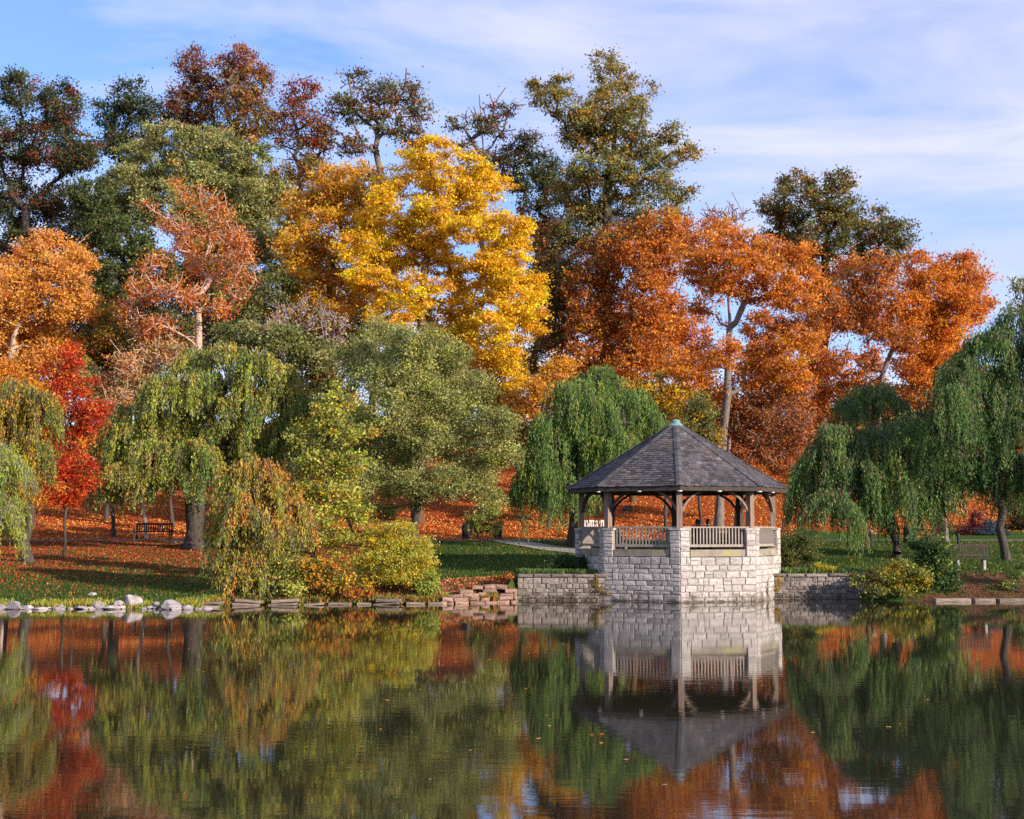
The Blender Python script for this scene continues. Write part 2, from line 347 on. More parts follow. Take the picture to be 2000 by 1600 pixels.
STAT = []; COV = 2.35; COVW = 2.9; LF = .70
def tree(name, label, cat, Y, base, lobes, pal, cov=2.4, leaf=(7.5, 5.2), bark='bark_dark', rb=.32, trunk_top=None, nclump=None, clump=.8, depth=.22, group=None,
         seed=0, tip=.022, limbs=1.0, up=.5, droop=None, flat=.6, topcol=None, lean=0.0, multi=False, hollow=.3, twigs=0, fill=True):
    rg = np.random.default_rng(seed + 100)
    s = Y / F; cs = []; rs = []; ar = []
    if group == RMID and len(lobes) > 5 and name != 'bare_tree' and fill:
        ex = []
        for i_ in range(len(lobes)):
            for j_ in range(i_):
                p_, q_ = lobes[i_], lobes[j_]; dd = math.hypot((p_[0] - q_[0]) / (p_[2] + q_[2]), (p_[1] - q_[1]) / (p_[3] + q_[3]))
                if .75 < dd < 1.25: ex.append(((p_[0] + q_[0]) / 2, (p_[1] + q_[1]) / 2, (p_[2] + q_[2]) * .30, (p_[3] + q_[3]) * .30))
        rg.shuffle(ex); lobes = list(lobes) + [tuple(e_) for e_ in ex[:len(lobes)]]
    xs = [q[0] for q in lobes]; wid = (max(xs) - min(xs)) * s + 2
    for q in lobes:
        dy = rg.uniform(-1, 1) * depth * wid if len(q) < 5 else q[4]
        cs.append(at(q[0], q[1], Y + dy)); rs.append((q[2] * s, min(q[2], q[3] * 1.3) * s, q[3] * s)); ar.append(q[2] * q[3])
    cs = np.array(cs); rs = np.array(rs); ar = np.array(ar, float); A = math.pi * ar.sum()
    lp, wp = leaf; lp *= LF; wp *= LF; nl = int(cov * COV * A / (lp * wp * .5)); nclump = nclump or int(np.clip(A * s * s / (clump * clump * .62), 20, 900)); rb = rb * .68
    li = rg.choice(len(lobes), nclump, p=ar / ar.sum()); d = rg.normal(0, 1, (nclump, 3)); d /= np.linalg.norm(d, axis=1, keepdims=True)
    rr = rg.uniform(hollow, 1, (nclump, 1)) ** .6; cl = cs[li] + d * rr * rs[li] * .92
    # base and trunk
    bx = (base - 1000) * s; bp = np.array([bx, Y, float(ground(bx, Y)) - .1]); top = cl[:, 2].max(); low = np.percentile(cl[:, 2], 12)
    cl[:, 2] = np.maximum(cl[:, 2], bp[2] + .15)
    if trunk_top is None: ft = np.array([np.median(cl[:, 0]) * .5 + bx * .5, Y, bp[2] + max((low - bp[2]) * .95, .3) + (top - low) * .25])
    else: ft = at(trunk_top[0], trunk_top[1], Y)
    nt = 6; roots = [bp + (ft - bp) * k / nt + (np.array([rg.normal(0, .05), rg.normal(0, .05), 0]) * np.linalg.norm(ft - bp) * .35 if 0 < k < nt else 0) for k in range(nt + 1)]
    if multi: roots = [bp, bp + np.array([0, 0, .15])]
    keep = cl if len(cl) <= 260 else cl[rg.choice(len(cl), 260, replace=False)]
    P, par = grow(roots, keep, step=max(.5, clump * .9), bf=.30 * limbs, wob=.16, rg=rg)
    if twigs:
        tn = []; tp = []; k0 = len(P); cand = np.where(np.arange(len(P)) >= len(roots))[0]
        for j in rg.choice(cand, int(len(cand) * twigs)):
            tn.append(P[j] + rg.normal(0, 1, 3) * clump * .8 + np.array([0, 0, clump * .5])); tp.append(j)
        P = np.concatenate([P, np.array(tn)]); par = np.concatenate([par, np.array(tp)])
        # keep order valid for pipe(): parents come first already
    rad = pipe(P, par, tip, rb)
    rad[0] *= 1.45 if not multi else 1; 
    if len(roots) > 2: rad[1] = max(rad[1], rb * 1.02)
    root = empty(name, bp + (0, 0, .1), label, cat, group)
    V, Q = tubes(P, par, rad); mesh('trunk', V, Q, M[bark], root, smooth=True)
    # leaves
    ci = rg.integers(0, nclump, nl); szs = rg.uniform(.6, 1.25, (nclump, 1)) * clump
    off = rg.normal(0, .56, (nl, 3)) * np.array([1, 1, flat]); off = np.clip(off, -1.25, 1.25) * szs[ci] * np.where(rg.random((nl, 1)) < .13, 1.9, 1.0)
    Pn = cl[ci] + off; fine = np.where((np.arange(len(P)) > len(roots) + 2) & (rad < rb * .45))[0]
    if len(fine):
        kb = rg.random(nl) < .30; fi = rg.choice(fine, nl); tb = rg.random((nl, 1)); pb = P[fi] * tb + P[np.maximum(par[fi], 0)] * (1 - tb) + rg.normal(0, 1, (nl, 3)) * clump * np.array([.5, .5, .32]); Pn = np.where(kb[:, None], pb, Pn)
    Pn[:, 2] = np.maximum(Pn[:, 2], bp[2] + .12)
    V, Q = leafquads(Pn, lp * s, wp * s, rg, droop, up)
    cc = (pick(pal, nclump, rg) * np.exp(rg.normal(0, .16, (nclump, 1))) * (1 + rg.normal(0, .08, (nclump, 3))))[ci]; ind = pick(pal, nl, rg); mixw = rg.uniform(0, .55, (nl, 1)); col = cc * (1 - mixw) + ind * mixw
    if topcol is not None:
        hz = np.clip((Pn[:, 2] - low) / (top - low) * 1.2 - .35, 0, 1)[:, None] * rg.uniform(.3, 1, (nl, 1)); tcn = pick(topcol, nl, rg); col = col * (1 - hz) + tcn * hz
    mesh('crown', V, Q, M['leaf'], root, tint=tints(col, rg))
    STAT.append((name, nl, len(P))); return root

def weeper(name, label, cat, Y, base, caps, pal, cov=2.2, leaf=(8.5, 2.6), bark='bark_dark', rb=.25, trunk_top=None, tassel=.30, seed=0, group=None, depth=.25,
           topcol=None, stems=.25, per=9, bare=0, fork=None):
    """caps: (px, py of the dome top, half width px, drop of the hanging shoots px[, depth offset m])"""
    rg = np.random.default_rng(seed + 500); s = Y / F; lp, wp = leaf[0] * LF, leaf[1] * LF * 1.1; ZU = np.array([0, 0, 1.0])
    bx = (base - 1000) * s; bp = np.array([bx, Y, float(ground(bx, Y)) - .1]); xs = [q[0] for q in caps]; wid = (max(xs) - min(xs)) * s + 2
    starts = []; lens = []; outs = []; tg = []; capid = []; lw = []
    for i, q in enumerate(caps):
        dy = rg.uniform(-1, 1) * depth * wid if len(q) < 5 else q[4]
        c = at(q[0], q[1], Y + dy); Rr = q[2] * s; drop = q[3] * s; A = 2 * q[2] * (q[3] + q[2] * .3)
        need = cov * COVW * A / (lp * wp * .5); perst = max(4, drop * .75 / (lp * s * .42)); ns = max(6, int(need / perst)); nt = max(5, ns // per)
        nsp = int(np.clip(nt / 9, 4, 9)); sp = rg.uniform(0, 2 * np.pi, nsp); sl2 = rg.uniform(.6, 1.15, nsp); si_ = rg.integers(0, nsp, nt); th = np.where(rg.random(nt) < .35, sp[si_] + rg.normal(0, .18, nt), rg.uniform(0, 2 * np.pi, nt)); u = np.clip(rg.uniform(.04, 1, nt) ** .6 * sl2[si_], .03, 1.15); Hc = min(Rr * .7, drop * .8)
        tx = np.stack([np.cos(th) * u * Rr, np.sin(th) * u * Rr * .8, -Hc * u ** 2.0 + rg.normal(0, .14, nt) + .22 * Hc * np.sin(3 * th + sp[0]) * u], -1) + c
        for k in range(nt):
            tg.append(tx[k])
            m_ = per; o_ = rg.normal(0, tassel * .5, (m_, 3)) * np.array([1, 1, .35]); starts.append(tx[k] + o_)
            ln = drop * rg.uniform(.30, 1.0) * (0.55 + .45 * u[k]); lens.append(ln * rg.uniform(.6, 1.1, m_)); out = np.array([math.cos(th[k]), math.sin(th[k]), 0]) * (.25 + .35 * u[k])
            outs.append(np.repeat(out[None], m_, 0)); capid += [len(tg) - 1] * m_
    starts = np.concatenate(starts); lens = np.concatenate(lens); outs = np.concatenate(outs); capid = np.array(capid); nt = len(tg); tg = np.array(tg)
    top = starts[:, 2].max()
    gz = ground(starts[:, 0], starts[:, 1]); lens = np.minimum(lens, np.maximum(starts[:, 2] - np.maximum(gz, 0) - .15, .1))
    ft = at(trunk_top[0], trunk_top[1], Y) if trunk_top else np.array([bx, Y, bp[2] + (top - bp[2]) * .6])
    roots = [bp + (ft - bp) * k / 6 + (rg.normal(0, .04, 3) * np.array([1, 1, 0]) * (top - bp[2]) * .4 if 0 < k < 6 else 0) for k in range(7)]
    keep = tg if nt <= 240 else tg[rg.choice(nt, 240, replace=False)]
    P, par = grow(roots, keep - np.array([0, 0, .06]), step=.6, bf=.22, wob=.12, rg=rg); rad = pipe(P, par, .018, rb); rad[0] *= 1.5
    root = empty(name, bp + (0, 0, .1), label, cat, group)
    V, Q = tubes(P, par, rad, 7)
    ph = rg.uniform(0, 6.28, len(starts)); sway = rg.uniform(.02, .07, len(starts))
    def posn(i, t):
        t = t[:, None]; return starts[i] + outs[i] * (1 - np.exp(-t * 1.6)) * .9 - ZU * t + np.concatenate([np.sin(t * 2.1 + ph[i][:, None]), np.cos(t * 1.7 + ph[i][:, None]), 0 * t], 1) * sway[i][:, None] * np.minimum(t, 2)
    # thin shoots
    if stems:
        si = np.where(rg.random(len(starts)) < stems)[0]; sv = []; k = 5
        w = np.array([.009 + .00012 * Y, 0, 0]); pts = [posn(si, lens[si] * t) for t in np.linspace(0, 1, k)]
        for a, b_ in zip(pts[:-1], pts[1:]): sv.append(np.stack([a - w, a + w, b_ + w * .8, b_ - w * .8], 1).reshape(-1, 3))
        sv = np.concatenate(sv); sq = np.arange(len(sv)).reshape(-1, 4) + len(V); V = np.concatenate([V, sv]); Q = np.concatenate([Q, sq])
    mesh('trunk', V, Q, M[bark], root, smooth=True)
    cnt = np.maximum(2, (lens / (lp * s * .42)).astype(int)); si = np.repeat(np.arange(len(starts)), cnt); nl = len(si)
    t = rg.uniform(0, 1, nl) * lens[si]; Pn = posn(si, t) + rg.normal(0, .035, (nl, 3))
    V, Q = leafquads(Pn, lp * s, wp * s, rg, .62, .2)
    tc_ = pick(pal, nt, rg)[capid[si]]; ind = pick(pal, nl, rg); mw = rg.uniform(0, .45, (nl, 1)); col = tc_ * (1 - mw) + ind * mw
    if topcol is not None:
        f = (np.exp(-t / .9) * rg.uniform(.2, 1, nl) * (rg.random(nt)[capid[si]] > .35))[:, None]; col = col * (1 - f) + pick(topcol, nl, rg) * f
    mesh('crown', V, Q, M['leaf'], root, tint=tints(col, rg)); STAT.append((name, nl, len(P))); return root

# leaf colours (linear)
DG = (.042, .066, .026); DG2 = (.080, .115, .036); OL = (.190, .205, .060); GO = (.39, .385, .145); RD = (.36, .030, .015); RD2 = (.55, .045, .012); MR = (.20, .035, .022)
RU = (.36, .115, .025); RU2 = (.55, .18, .035); OR = (.74, .25, .028); OR2 = (.80, .35, .055); PE = (.70, .34, .11); YE = (.88, .50, .020); YE2 = (.88, .60, .03); GD = (.62, .33, .012)
LM = (.36, .40, .055); LM2 = (.55, .55, .12); WG = (.055, .125, .035); WG2 = (.11, .21, .055); WG3 = (.20, .30, .075); BR = (.16, .07, .03); PK = (.55, .25, .16)
RBK = 'trees on the crest of the hill'; RMID = 'autumn trees on the hillside'

# --- crest row
tree('oak_tree', 'tall dark green tree with red tints at the far left of the crest', 'tree', 100, 60,
     [(40, 180, 50, 48), (115, 200, 48, 50), (20, 280, 60, 70), (100, 280, 80, 70), (160, 300, 35, 50), (40, 400, 80, 60), (120, 400, 65, 50), (-60, 260, 60, 90), (-60, 400, 70, 80), (60, 470, 80, 30), (-20, 500, 70, 40)],
     [(DG, 5), (DG2, 3), (MR, 1.6), (RD, .6), (OL, .8)], 1.7, clump=.62, rb=.5, group=RBK, seed=1, tip=.035)
tree('oak_tree', 'dark green rounded tree between the far left tree and the pair with red tops', 'tree', 106, 270,
     [(265, 185, 48, 38), (225, 225, 45, 34), (300, 235, 45, 50), (215, 280, 28, 34), (255, 290, 55, 40), (190, 215, 16, 20), (260, 380, 90, 70)], [(DG, 5), (DG2, 3), (MR, .8), (OL, .8)], 1.45, clump=.62, rb=.45, group=RBK, seed=2, tip=.035)
tree('oak_tree', 'tall tree with a loose dark red top left of the reddest crest tree', 'tree', 107, 385,
     [(375, 128, 36, 40), (400, 180, 48, 45), (350, 200, 36, 45), (390, 260, 65, 55), (400, 360, 80, 80)], [(MR, 3), (DG2, 3), (OL, 1.5), (RU, 1)], 1.5, clump=.52, rb=.4, group=RBK, seed=3, topcol=[(MR, 2), (RD, 1.5), (RU, 1)], tip=.035)
tree('oak_tree', 'highest crest tree on the left with a bright red top', 'tree', 104, 480,
     [(480, 115, 45, 34), (495, 160, 48, 45), (455, 195, 42, 50), (500, 235, 48, 50), (460, 280, 45, 50), (440, 130, 20, 30), (480, 380, 70, 80)], [(OL, 2), (DG2, 2), (RU, 1.5), (GO, .8)], 1.45, clump=.52, rb=.4, group=RBK, seed=4, topcol=[(RD, 3), (RD2, 1), (MR, 1)], tip=.035)
tree('oak_tree', 'thin red leaved tree with sky showing through beside the highest red top', 'tree', 103, 570,
     [(590, 178, 34, 30), (565, 220, 40, 40), (620, 235, 36, 36), (560, 280, 40, 36), (610, 300, 40, 40), (600, 380, 50, 60)], [(RD, 1.5), (MR, 2), (OL, 2), (RU, 1.5), (DG2, 1)], .95, clump=.65, rb=.32, group=RBK, seed=5, topcol=[(RD, 3), (MR, 2)], tip=.035, twigs=.5)
tree('oak_tree', 'open crooked tree with dark leaf tufts and bare limbs on the crest', 'tree', 104, 725,
     [(700, 150, 36, 26), (740, 175, 40, 28), (670, 205, 36, 28), (790, 185, 44, 30), (820, 215, 34, 30), (700, 225, 40, 26), (760, 240, 40, 34), (810, 270, 38, 24), (640, 265, 34, 26), (690, 285, 34, 22), (720, 380, 60, 60)],
     [(DG, 2.5), (DG2, 2), (OL, 1.6), (MR, 1), (RU, 1), (RD, .6)], 1.15, clump=.6, rb=.42, trunk_top=(735, 300), group=RBK, seed=6, tip=.05, flat=.5, bark='bark_grey', twigs=.3)
tree('dead_tree', 'half dead tree with a bare crooked top and a few red tufts', 'tree', 104, 935,
     [(980, 215, 32, 18), (945, 245, 34, 22), (890, 240, 30, 18), (905, 275, 30, 18), (975, 262, 22, 14), (1008, 205, 12, 10), (940, 330, 60, 40)],
     [(DG, 2), (OL, 2), (RU, 1), (RD, .9)], .9, clump=.55, rb=.34, trunk_top=(936, 185), group=RBK, seed=7, tip=.04, flat=.5, bark='bark_grey', twigs=.8)
tree('oak_tree', 'tallest green tree on the right of the crest with ragged side limbs', 'tree', 98, 1205,
     [(1180, 125, 34, 28), (1200, 160, 45, 40), (1070, 190, 42, 26), (1045, 172, 22, 16), (1095, 165, 28, 20), (1125, 215, 45, 40), (1185, 210, 60, 42), (1245, 175, 38, 38), (1230, 235, 55, 48), (1150, 275, 60, 45), (1120, 250, 40, 36), (1250, 290, 60, 40), (1315, 262, 32, 20), (1345, 300, 30, 20), (1300, 315, 36, 18),
      (1180, 340, 80, 48), (1270, 350, 50, 40), (1322, 375, 36, 32), (1120, 370, 50, 50), (1200, 410, 95, 50), (1290, 410, 60, 40), (1130, 450, 70, 50), (1230, 480, 90, 50)],
     [(DG2, 2), (OL, 5), (DG, 1), (GD, 1.2), (RU, 1.2), (GO, 1.6)], 1.5, clump=.52, rb=.55, trunk_top=(1190, 330), group=RBK, seed=8, tip=.04, topcol=[(OL, 3), (RU, 1.4), (GD, 1), (DG2, 1)])
tree('oak_tree', 'dark green tree behind the yellow tree and left of the tallest green tree', 'tree', 109, 1040,
     [(1030, 285, 36, 34), (1000, 300, 26, 28), (1060, 330, 44, 40), (1020, 350, 50, 40), (1080, 400, 50, 60), (1040, 440, 50, 60), (1080, 540, 60, 80)], [(DG, 4), (DG2, 3), (MR, .8), (RU, .5)], 1.4, clump=.55, rb=.4, group=RBK, seed=9, tip=.04)
tree('oak_tree', 'separate dark green and bronze tree on the right of the crest', 'tree', 105, 1620,
     [(1555, 355, 42, 32), (1640, 355, 34, 34), (1515, 400, 36, 34), (1580, 400, 60, 44), (1650, 410, 50, 42), (1530, 450, 44, 34), (1610, 460, 70, 44), (1700, 440, 48, 42), (1755, 455, 40, 38), (1720, 490, 60, 40), (1630, 510, 80, 44), (1560, 500, 40, 40), (1620, 580, 60, 40)],
     [(DG, 2.5), (DG2, 3), (OL, 2.6), (RU, 1.5), (GD, .8)], 1.7, clump=.52, rb=.5, group=RBK, seed=10, tip=.04, topcol=[(OL, 2), (RU, 1.5), (DG2, 2)])
# --- understory far behind, fills the gaps low on the crest
FB = 'low trees far back on the hillside'
for k, (px, py, w, h, pal, lb) in enumerate([
     (60, 640, 120, 100, [(DG2, 3), (OL, 3), (RU, 1)], 'olive thicket tree far back behind the peach coloured tree'),
     (250, 600, 110, 90, [(DG, 3), (OL, 3), (DG2, 2)], 'dark olive thicket tree deep behind the red tree with pale limbs'),
     (450, 560, 100, 90, [(OL, 3), (DG2, 3)], 'olive thicket tree behind the grey green tree'),
     (640, 600, 110, 90, [(OL, 3), (GD, 1.5), (DG2, 1)], 'olive and gold thicket tree behind the yellow tree'),
     (900, 700, 140, 90, [(GD, 3), (OL, 2), (RU, 1)], 'gold and olive thicket tree low behind the yellow tree'),
     (1150, 770, 120, 70, [(RU, 2), (GD, 2), (OL, 1)], 'rust and gold thicket tree behind the middle willow'),
     (1330, 800, 110, 70, [(RU, 2), (OR, 1.5), (BR, 1)], 'rust thicket tree far back above the gazebo roof'),
     (1520, 810, 120, 70, [(RU, 3), (BR, 2), (OR, .6)], 'brown thicket tree far back right of the gazebo roof'),
     (1700, 800, 120, 60, [(RU, 2), (OL, 1), (GD, 1)], 'rust and olive thicket tree behind the right willows'),
     (1900, 800, 130, 90, [(OL, 2), (PE, 1.4), (DG2, 1)], 'peach and olive thicket tree behind the far right willow')]):
    tree('thicket_tree', lb, 'tree', 116, px, [(px, py, w, h), (px - w * .5, py + 50, w * .6, h * .7), (px + w * .55, py + 40, w * .6, h * .7), (px, py + 90, w, h * .6)], pal, 1.4, (9.5, 7), clump=1.3, rb=.25, seed=40 + k, group=FB, tip=.03)

# --- hillside
tree('broadleaf_tree', 'broad grey green tree in front of the red topped crest trees', 'tree', 95, 390,
     [(335, 262, 62, 36), (425, 280, 60, 36), (490, 305, 50, 40), (275, 310, 56, 40), (360, 330, 80, 48), (460, 370, 76, 50), (240, 370, 56, 44), (330, 400, 90, 50), (500, 430, 50, 50), (420, 450, 90, 60), (540, 380, 30, 40), (500, 520, 60, 60), (390, 540, 90, 60)],
     [(GO, 6), (OL, 3), (DG2, 1), (PE, .4)], 2.1, clump=.46, rb=.45, seed=11, group=RMID, flat=.55, up=1.0)
tree('broadleaf_tree', 'dense deep green tree between the peach tree and the pale limbed red tree', 'tree', 92, 230,
     [(250, 470, 60, 50), (200, 430, 44, 44), (180, 380, 50, 44), (290, 520, 60, 54), (230, 560, 60, 60)], [(DG2, 4), (OL, 2), (DG, 2)], 2.4, clump=.46, rb=.35, seed=12, group=RMID)
tree('maple_tree', 'peach and orange tree with pale limbs at the left edge of the hillside', 'tree', 80, 10,
     [(95, 480, 62, 34), (150, 515, 44, 34), (50, 520, 60, 40), (110, 560, 80, 40), (20, 580, 60, 44), (150, 590, 46, 40), (70, 630, 80, 40), (10, 660, 60, 44), (110, 680, 60, 34), (60, 720, 60, 30), (-50, 560, 60, 80)],
     [(PE, 4), (OR2, 3), (OR, 1.4), (GD, 1.2), (RU2, .8), (OL, .3)], 1.9, clump=.48, bark='bark_pale', rb=.30, trunk_top=(25, 680), seed=13, group=RMID, tip=.022, twigs=.5, limbs=.6)
tree('maple_tree', 'olive and orange tree squeezed between the peach tree and the red maple', 'tree', 84, 210,
     [(200, 620, 46, 36), (230, 660, 46, 40), (180, 680, 50, 40), (250, 710, 50, 40), (200, 740, 60, 50)], [(OL, 3), (GD, 2), (OR, 2), (DG2, 2)], 2.2, clump=.46, rb=.2, seed=14, group=RMID)
tree('maple_tree', 'sparse orange red tree with a pale forked trunk and long bare limbs', 'tree', 78, 388,
     [(390, 390, 40, 26), (420, 420, 40, 30), (340, 440, 40, 30), (380, 470, 60, 36), (460, 470, 34, 34), (480, 500, 24, 40), (410, 520, 64, 40), (300, 520, 40, 30), (470, 560, 40, 30), (280, 570, 44, 34), (350, 570, 50, 36), (430, 600, 50, 30), (250, 610, 30, 30), (300, 640, 40, 26), (340, 360, 16, 14), (290, 400, 16, 14)],
     [(OR, 2), (RU2, 3), (RD, 1.5), (OR2, 1), (RD2, .6), (PK, 1.5)], .68, (6.5, 4.5), bark='bark_pale', rb=.30, fill=False, trunk_top=(388, 610), clump=.46, seed=15, group=RMID, tip=.017, limbs=.5, flat=.8, twigs=1.4)
tree('maple_tree', 'thin pinkish orange tree low behind the left weeping tree', 'tree', 76, 290,
     [(250, 720, 46, 34), (300, 700, 44, 34), (270, 760, 60, 36), (330, 680, 30, 26), (230, 780, 44, 40)], [(PE, 2), (PK, 2.4), (RU2, 1), (OL, 1.6), (GO, 1)], 1.1, clump=.45, bark='bark_pale', rb=.14, seed=16, group=RMID, twigs=1.5, tip=.02)
tree('ash_tree', 'orange gold tree at the left side of the big yellow tree', 'tree', 88, 650,
     [(640, 345, 44, 26), (590, 400, 40, 36), (670, 390, 56, 36), (620, 450, 56, 40), (700, 440, 60, 40), (570, 480, 36, 36), (640, 510, 60, 44), (590, 560, 50, 44), (680, 570, 60, 44), (700, 330, 26, 22), (640, 620, 60, 40), (560, 620, 30, 40)],
     [(OR2, 3), (GD, 3), (YE, 2), (PE, 1.2), (OL, .8)], 1.8, clump=.5, rb=.35, seed=17, group=RMID, bark='bark_brown')
tree('ash_tree', 'big bright yellow tree in the middle of the hillside', 'tree', 84, 820,
     [(850, 300, 60, 34), (800, 320, 56, 36), (910, 330, 54, 40), (760, 360, 48, 34), (860, 370, 70, 36), (950, 390, 48, 34), (1000, 430, 44, 28), (980, 360, 26, 26), (740, 420, 54, 38), (830, 440, 80, 40), (920, 450, 60, 36), (700, 480, 48, 34), (780, 500, 80, 40), (880, 520, 70, 40), (960, 520, 50, 30), (720, 550, 60, 40), (820, 570, 80, 40),
      (930, 570, 70, 36), (1010, 590, 50, 40), (870, 630, 70, 36), (960, 640, 60, 36), (1030, 650, 36, 40), (770, 620, 60, 36), (980, 700, 44, 28), (1010, 745, 36, 20), (1030, 460, 26, 26), (1000, 500, 40, 30), (1040, 560, 30, 34), (1050, 620, 26, 36), (840, 680, 60, 30), (930, 700, 40, 30)],
     [(YE, 6), (YE2, 3), (GD, 2), (OR2, 1.2)], 2.05, (8, 5), clump=.48, rb=.48, trunk_top=(830, 520), seed=18, group=RMID, bark='bark_brown', flat=.42, tip=.035, limbs=.7)
tree('broadleaf_tree', 'rust brown tree with thin foliage right of the big yellow tree', 'tree', 93, 1175,
     [(1160, 500, 46, 36), (1210, 470, 50, 36), (1130, 560, 46, 44), (1200, 560, 60, 44), (1150, 630, 54, 44), (1230, 640, 50, 40), (1120, 700, 50, 40), (1190, 720, 60, 36)], [(RU, 3), (RU2, 2.5), (OR, 1.6), (BR, 1), (GD, .9), (OL, .5)], 1.3, clump=.46, bark='bark_brown', rb=.28, seed=19, group=RMID, twigs=.8, tip=.03, trunk_top=(1178, 600))
tree('broadleaf_tree', 'tall rust orange tree reaching up before the tallest green tree', 'tree', 91, 1235,
     [(1290, 440, 54, 36), (1250, 500, 50, 40), (1330, 460, 40, 40), (1300, 520, 46, 40), (1270, 580, 54, 44), (1320, 600, 30, 30), (1260, 660, 60, 36), (1230, 720, 60, 34), (1310, 700, 36, 30)], [(RU2, 3), (RU, 2), (OR, 2), (OR2, 1)], 1.35, clump=.46, bark='bark_brown', rb=.28, seed=20, group=RMID, twigs=.8, tip=.03, trunk_top=(1232, 640))
tree('broadleaf_tree', 'wide spreading orange tree behind the gazebo with a grey trunk', 'tree', 80, 1402,
     [(1400, 450, 46, 26), (1370, 480, 50, 34), (1450, 470, 50, 30), (1500, 490, 48, 34), (1560, 500, 40, 34), (1590, 540, 26, 34), (1430, 520, 60, 34), (1520, 540, 56, 34), (1360, 530, 40, 30), (1400, 570, 46, 26), (1480, 580, 56, 26), (1560, 590, 44, 26), (1370, 600, 30, 20),
      (1420, 690, 46, 30), (1500, 680, 50, 30), (1560, 660, 44, 34), (1340, 720, 50, 30), (1480, 740, 60, 30), (1390, 760, 54, 26), (1550, 740, 46, 34)],
     [(OR, 4), (RU2, 3), (OR2, 2.2), (RU, 1.5), (GD, .8), (RD, .5)], 1.5, clump=.5, rb=.34, trunk_top=(1425, 640), seed=21, group=RMID, bark='bark_grey', flat=.45, tip=.03, limbs=.6)
tree('broadleaf_tree', 'orange tree with thin upright stems left of the red orange tree at right', 'tree', 90, 1720,
     [(1660, 530, 44, 34), (1720, 520, 50, 34), (1680, 590, 54, 36), (1640, 620, 36, 36), (1740, 590, 50, 36), (1700, 650, 44, 26), (1640, 700, 30, 26), (1760, 660, 44, 36), (1680, 735, 60, 20), (1590, 700, 36, 36), (1590, 620, 26, 36)], [(RU, 3), (OR, 2.4), (RU2, 2)], 1.0, clump=.46, bark='bark_grey', rb=.22, seed=22, group=RMID, twigs=1.4, tip=.03, trunk_top=(1745, 600))
tree('broadleaf_tree', 'dense red orange rounded tree at the right end of the hillside', 'tree', 92, 1810,
     [(1800, 520, 46, 34), (1870, 520, 48, 34), (1900, 550, 42, 36), (1830, 560, 60, 40), (1920, 590, 26, 30), (1780, 600, 50, 40), (1870, 610, 60, 40), (1800, 660, 60, 40), (1860, 670, 44, 36), (1780, 720, 50, 30), (1830, 730, 30, 20)], [(OR, 4), (RU2, 2), (OR2, 2.4), (RD, .6), (GD, .8)], 2.0, clump=.48, bark='bark_brown', rb=.3, seed=23, group=RMID, topcol=[(RU, 2), (RD, 1), (OR, 1)])
tree('thicket_tree', 'golden yellow low tree behind the top of the middle willow', 'tree', 79, 1300,
     [(1310, 740, 40, 26), (1270, 770, 44, 30), (1330, 780, 46, 30), (1290, 820, 50, 34), (1220, 760, 30, 24)], [(YE, 3), (GD, 2), (OL, 1.4), (OR2, 1)], 1.7, clump=.5, rb=.14, seed=24, group=RMID)
tree('thicket_tree', 'dark olive low tree just above the gazebo roof', 'tree', 77, 1365,
     [(1365, 800, 34, 34), (1340, 840, 40, 34), (1385, 850, 30, 30)], [(OL, 3), (DG2, 2.5), (GD, 1)], 1.8, clump=.5, rb=.12, seed=25, group=RMID)
tree('thicket_tree', 'peach and gold low tree between the round green tree and the middle willow', 'tree', 80, 1070,
     [(1060, 760, 46, 34), (1030, 800, 40, 34), (1090, 720, 40, 26), (1010, 780, 26, 26)], [(PE, 2), (GD, 2.5), (OR2, 2)], 1.9, clump=.5, rb=.14, seed=26, group=RMID)
tree('thicket_tree', 'rusty brown bushy tree with thin pale branches right of the gazebo roof', 'tree', 81, 1440,
     [(1460, 790, 60, 34), (1530, 800, 56, 34), (1420, 830, 40, 30), (1500, 850, 70, 34), (1570, 840, 36, 34), (1540, 900, 50, 40), (1470, 890, 40, 34), (1560, 760, 46, 34)], [(RU, 3), (BR, 3), (RU2, 1.6), (PK, 1), (OR, .7)], 1.35, (6.5, 4.5), clump=.5, bark='bark_grey', rb=.30, seed=27, group=RMID, twigs=1.4, tip=.022, trunk_top=(1440, 800))
tree('bare_tree', 'leafless tree with fine grey twigs between two orange crowns against the sky', 'tree', 96, 1425, [(1400, 420, 24, 20), (1440, 420, 26, 18), (1420, 450, 30, 26)], [(PK, 1), (RU, 1)], .12, clump=.4, bark='bark_violet', rb=.16, seed=28, twigs=2.5, tip=.03, trunk_top=(1422, 560))
tree('bare_tree', 'leafless lilac grey shrub tree with fine upright stems above the left weeping tree', 'tree', 75, 575,
     [(x_, 610 + abs(x_ - 590) * .5, 7, 44) for x_ in range(530, 672, 14)], [(PK, 1), (GO, 2)], .35, clump=.3, bark='bark_violet', rb=.10, seed=29, twigs=2, tip=.012, trunk_top=(590, 760), flat=1.5)
tree('broadleaf_tree', 'olive bushy tree rising just behind the left weeping tree', 'tree', 73, 560,
     [(470, 650, 50, 30), (540, 660, 54, 34), (610, 690, 50, 36), (500, 700, 60, 36), (580, 740, 60, 36), (640, 730, 34, 34)], [(OL, 4), (GO, 2), (DG2, 2), (RU, .5)], 2.1, clump=.5, rb=.14, seed=30)
tree('broadleaf_tree', 'small far tree peeking in at the right edge against the sky', 'tree', 85, 2010, [(1995, 560, 24, 20), (1985, 600, 20, 20), (2020, 600, 26, 60)], [(GO, 2), (OL, 2)], .9, clump=.4, rb=.12, seed=31, twigs=.8)

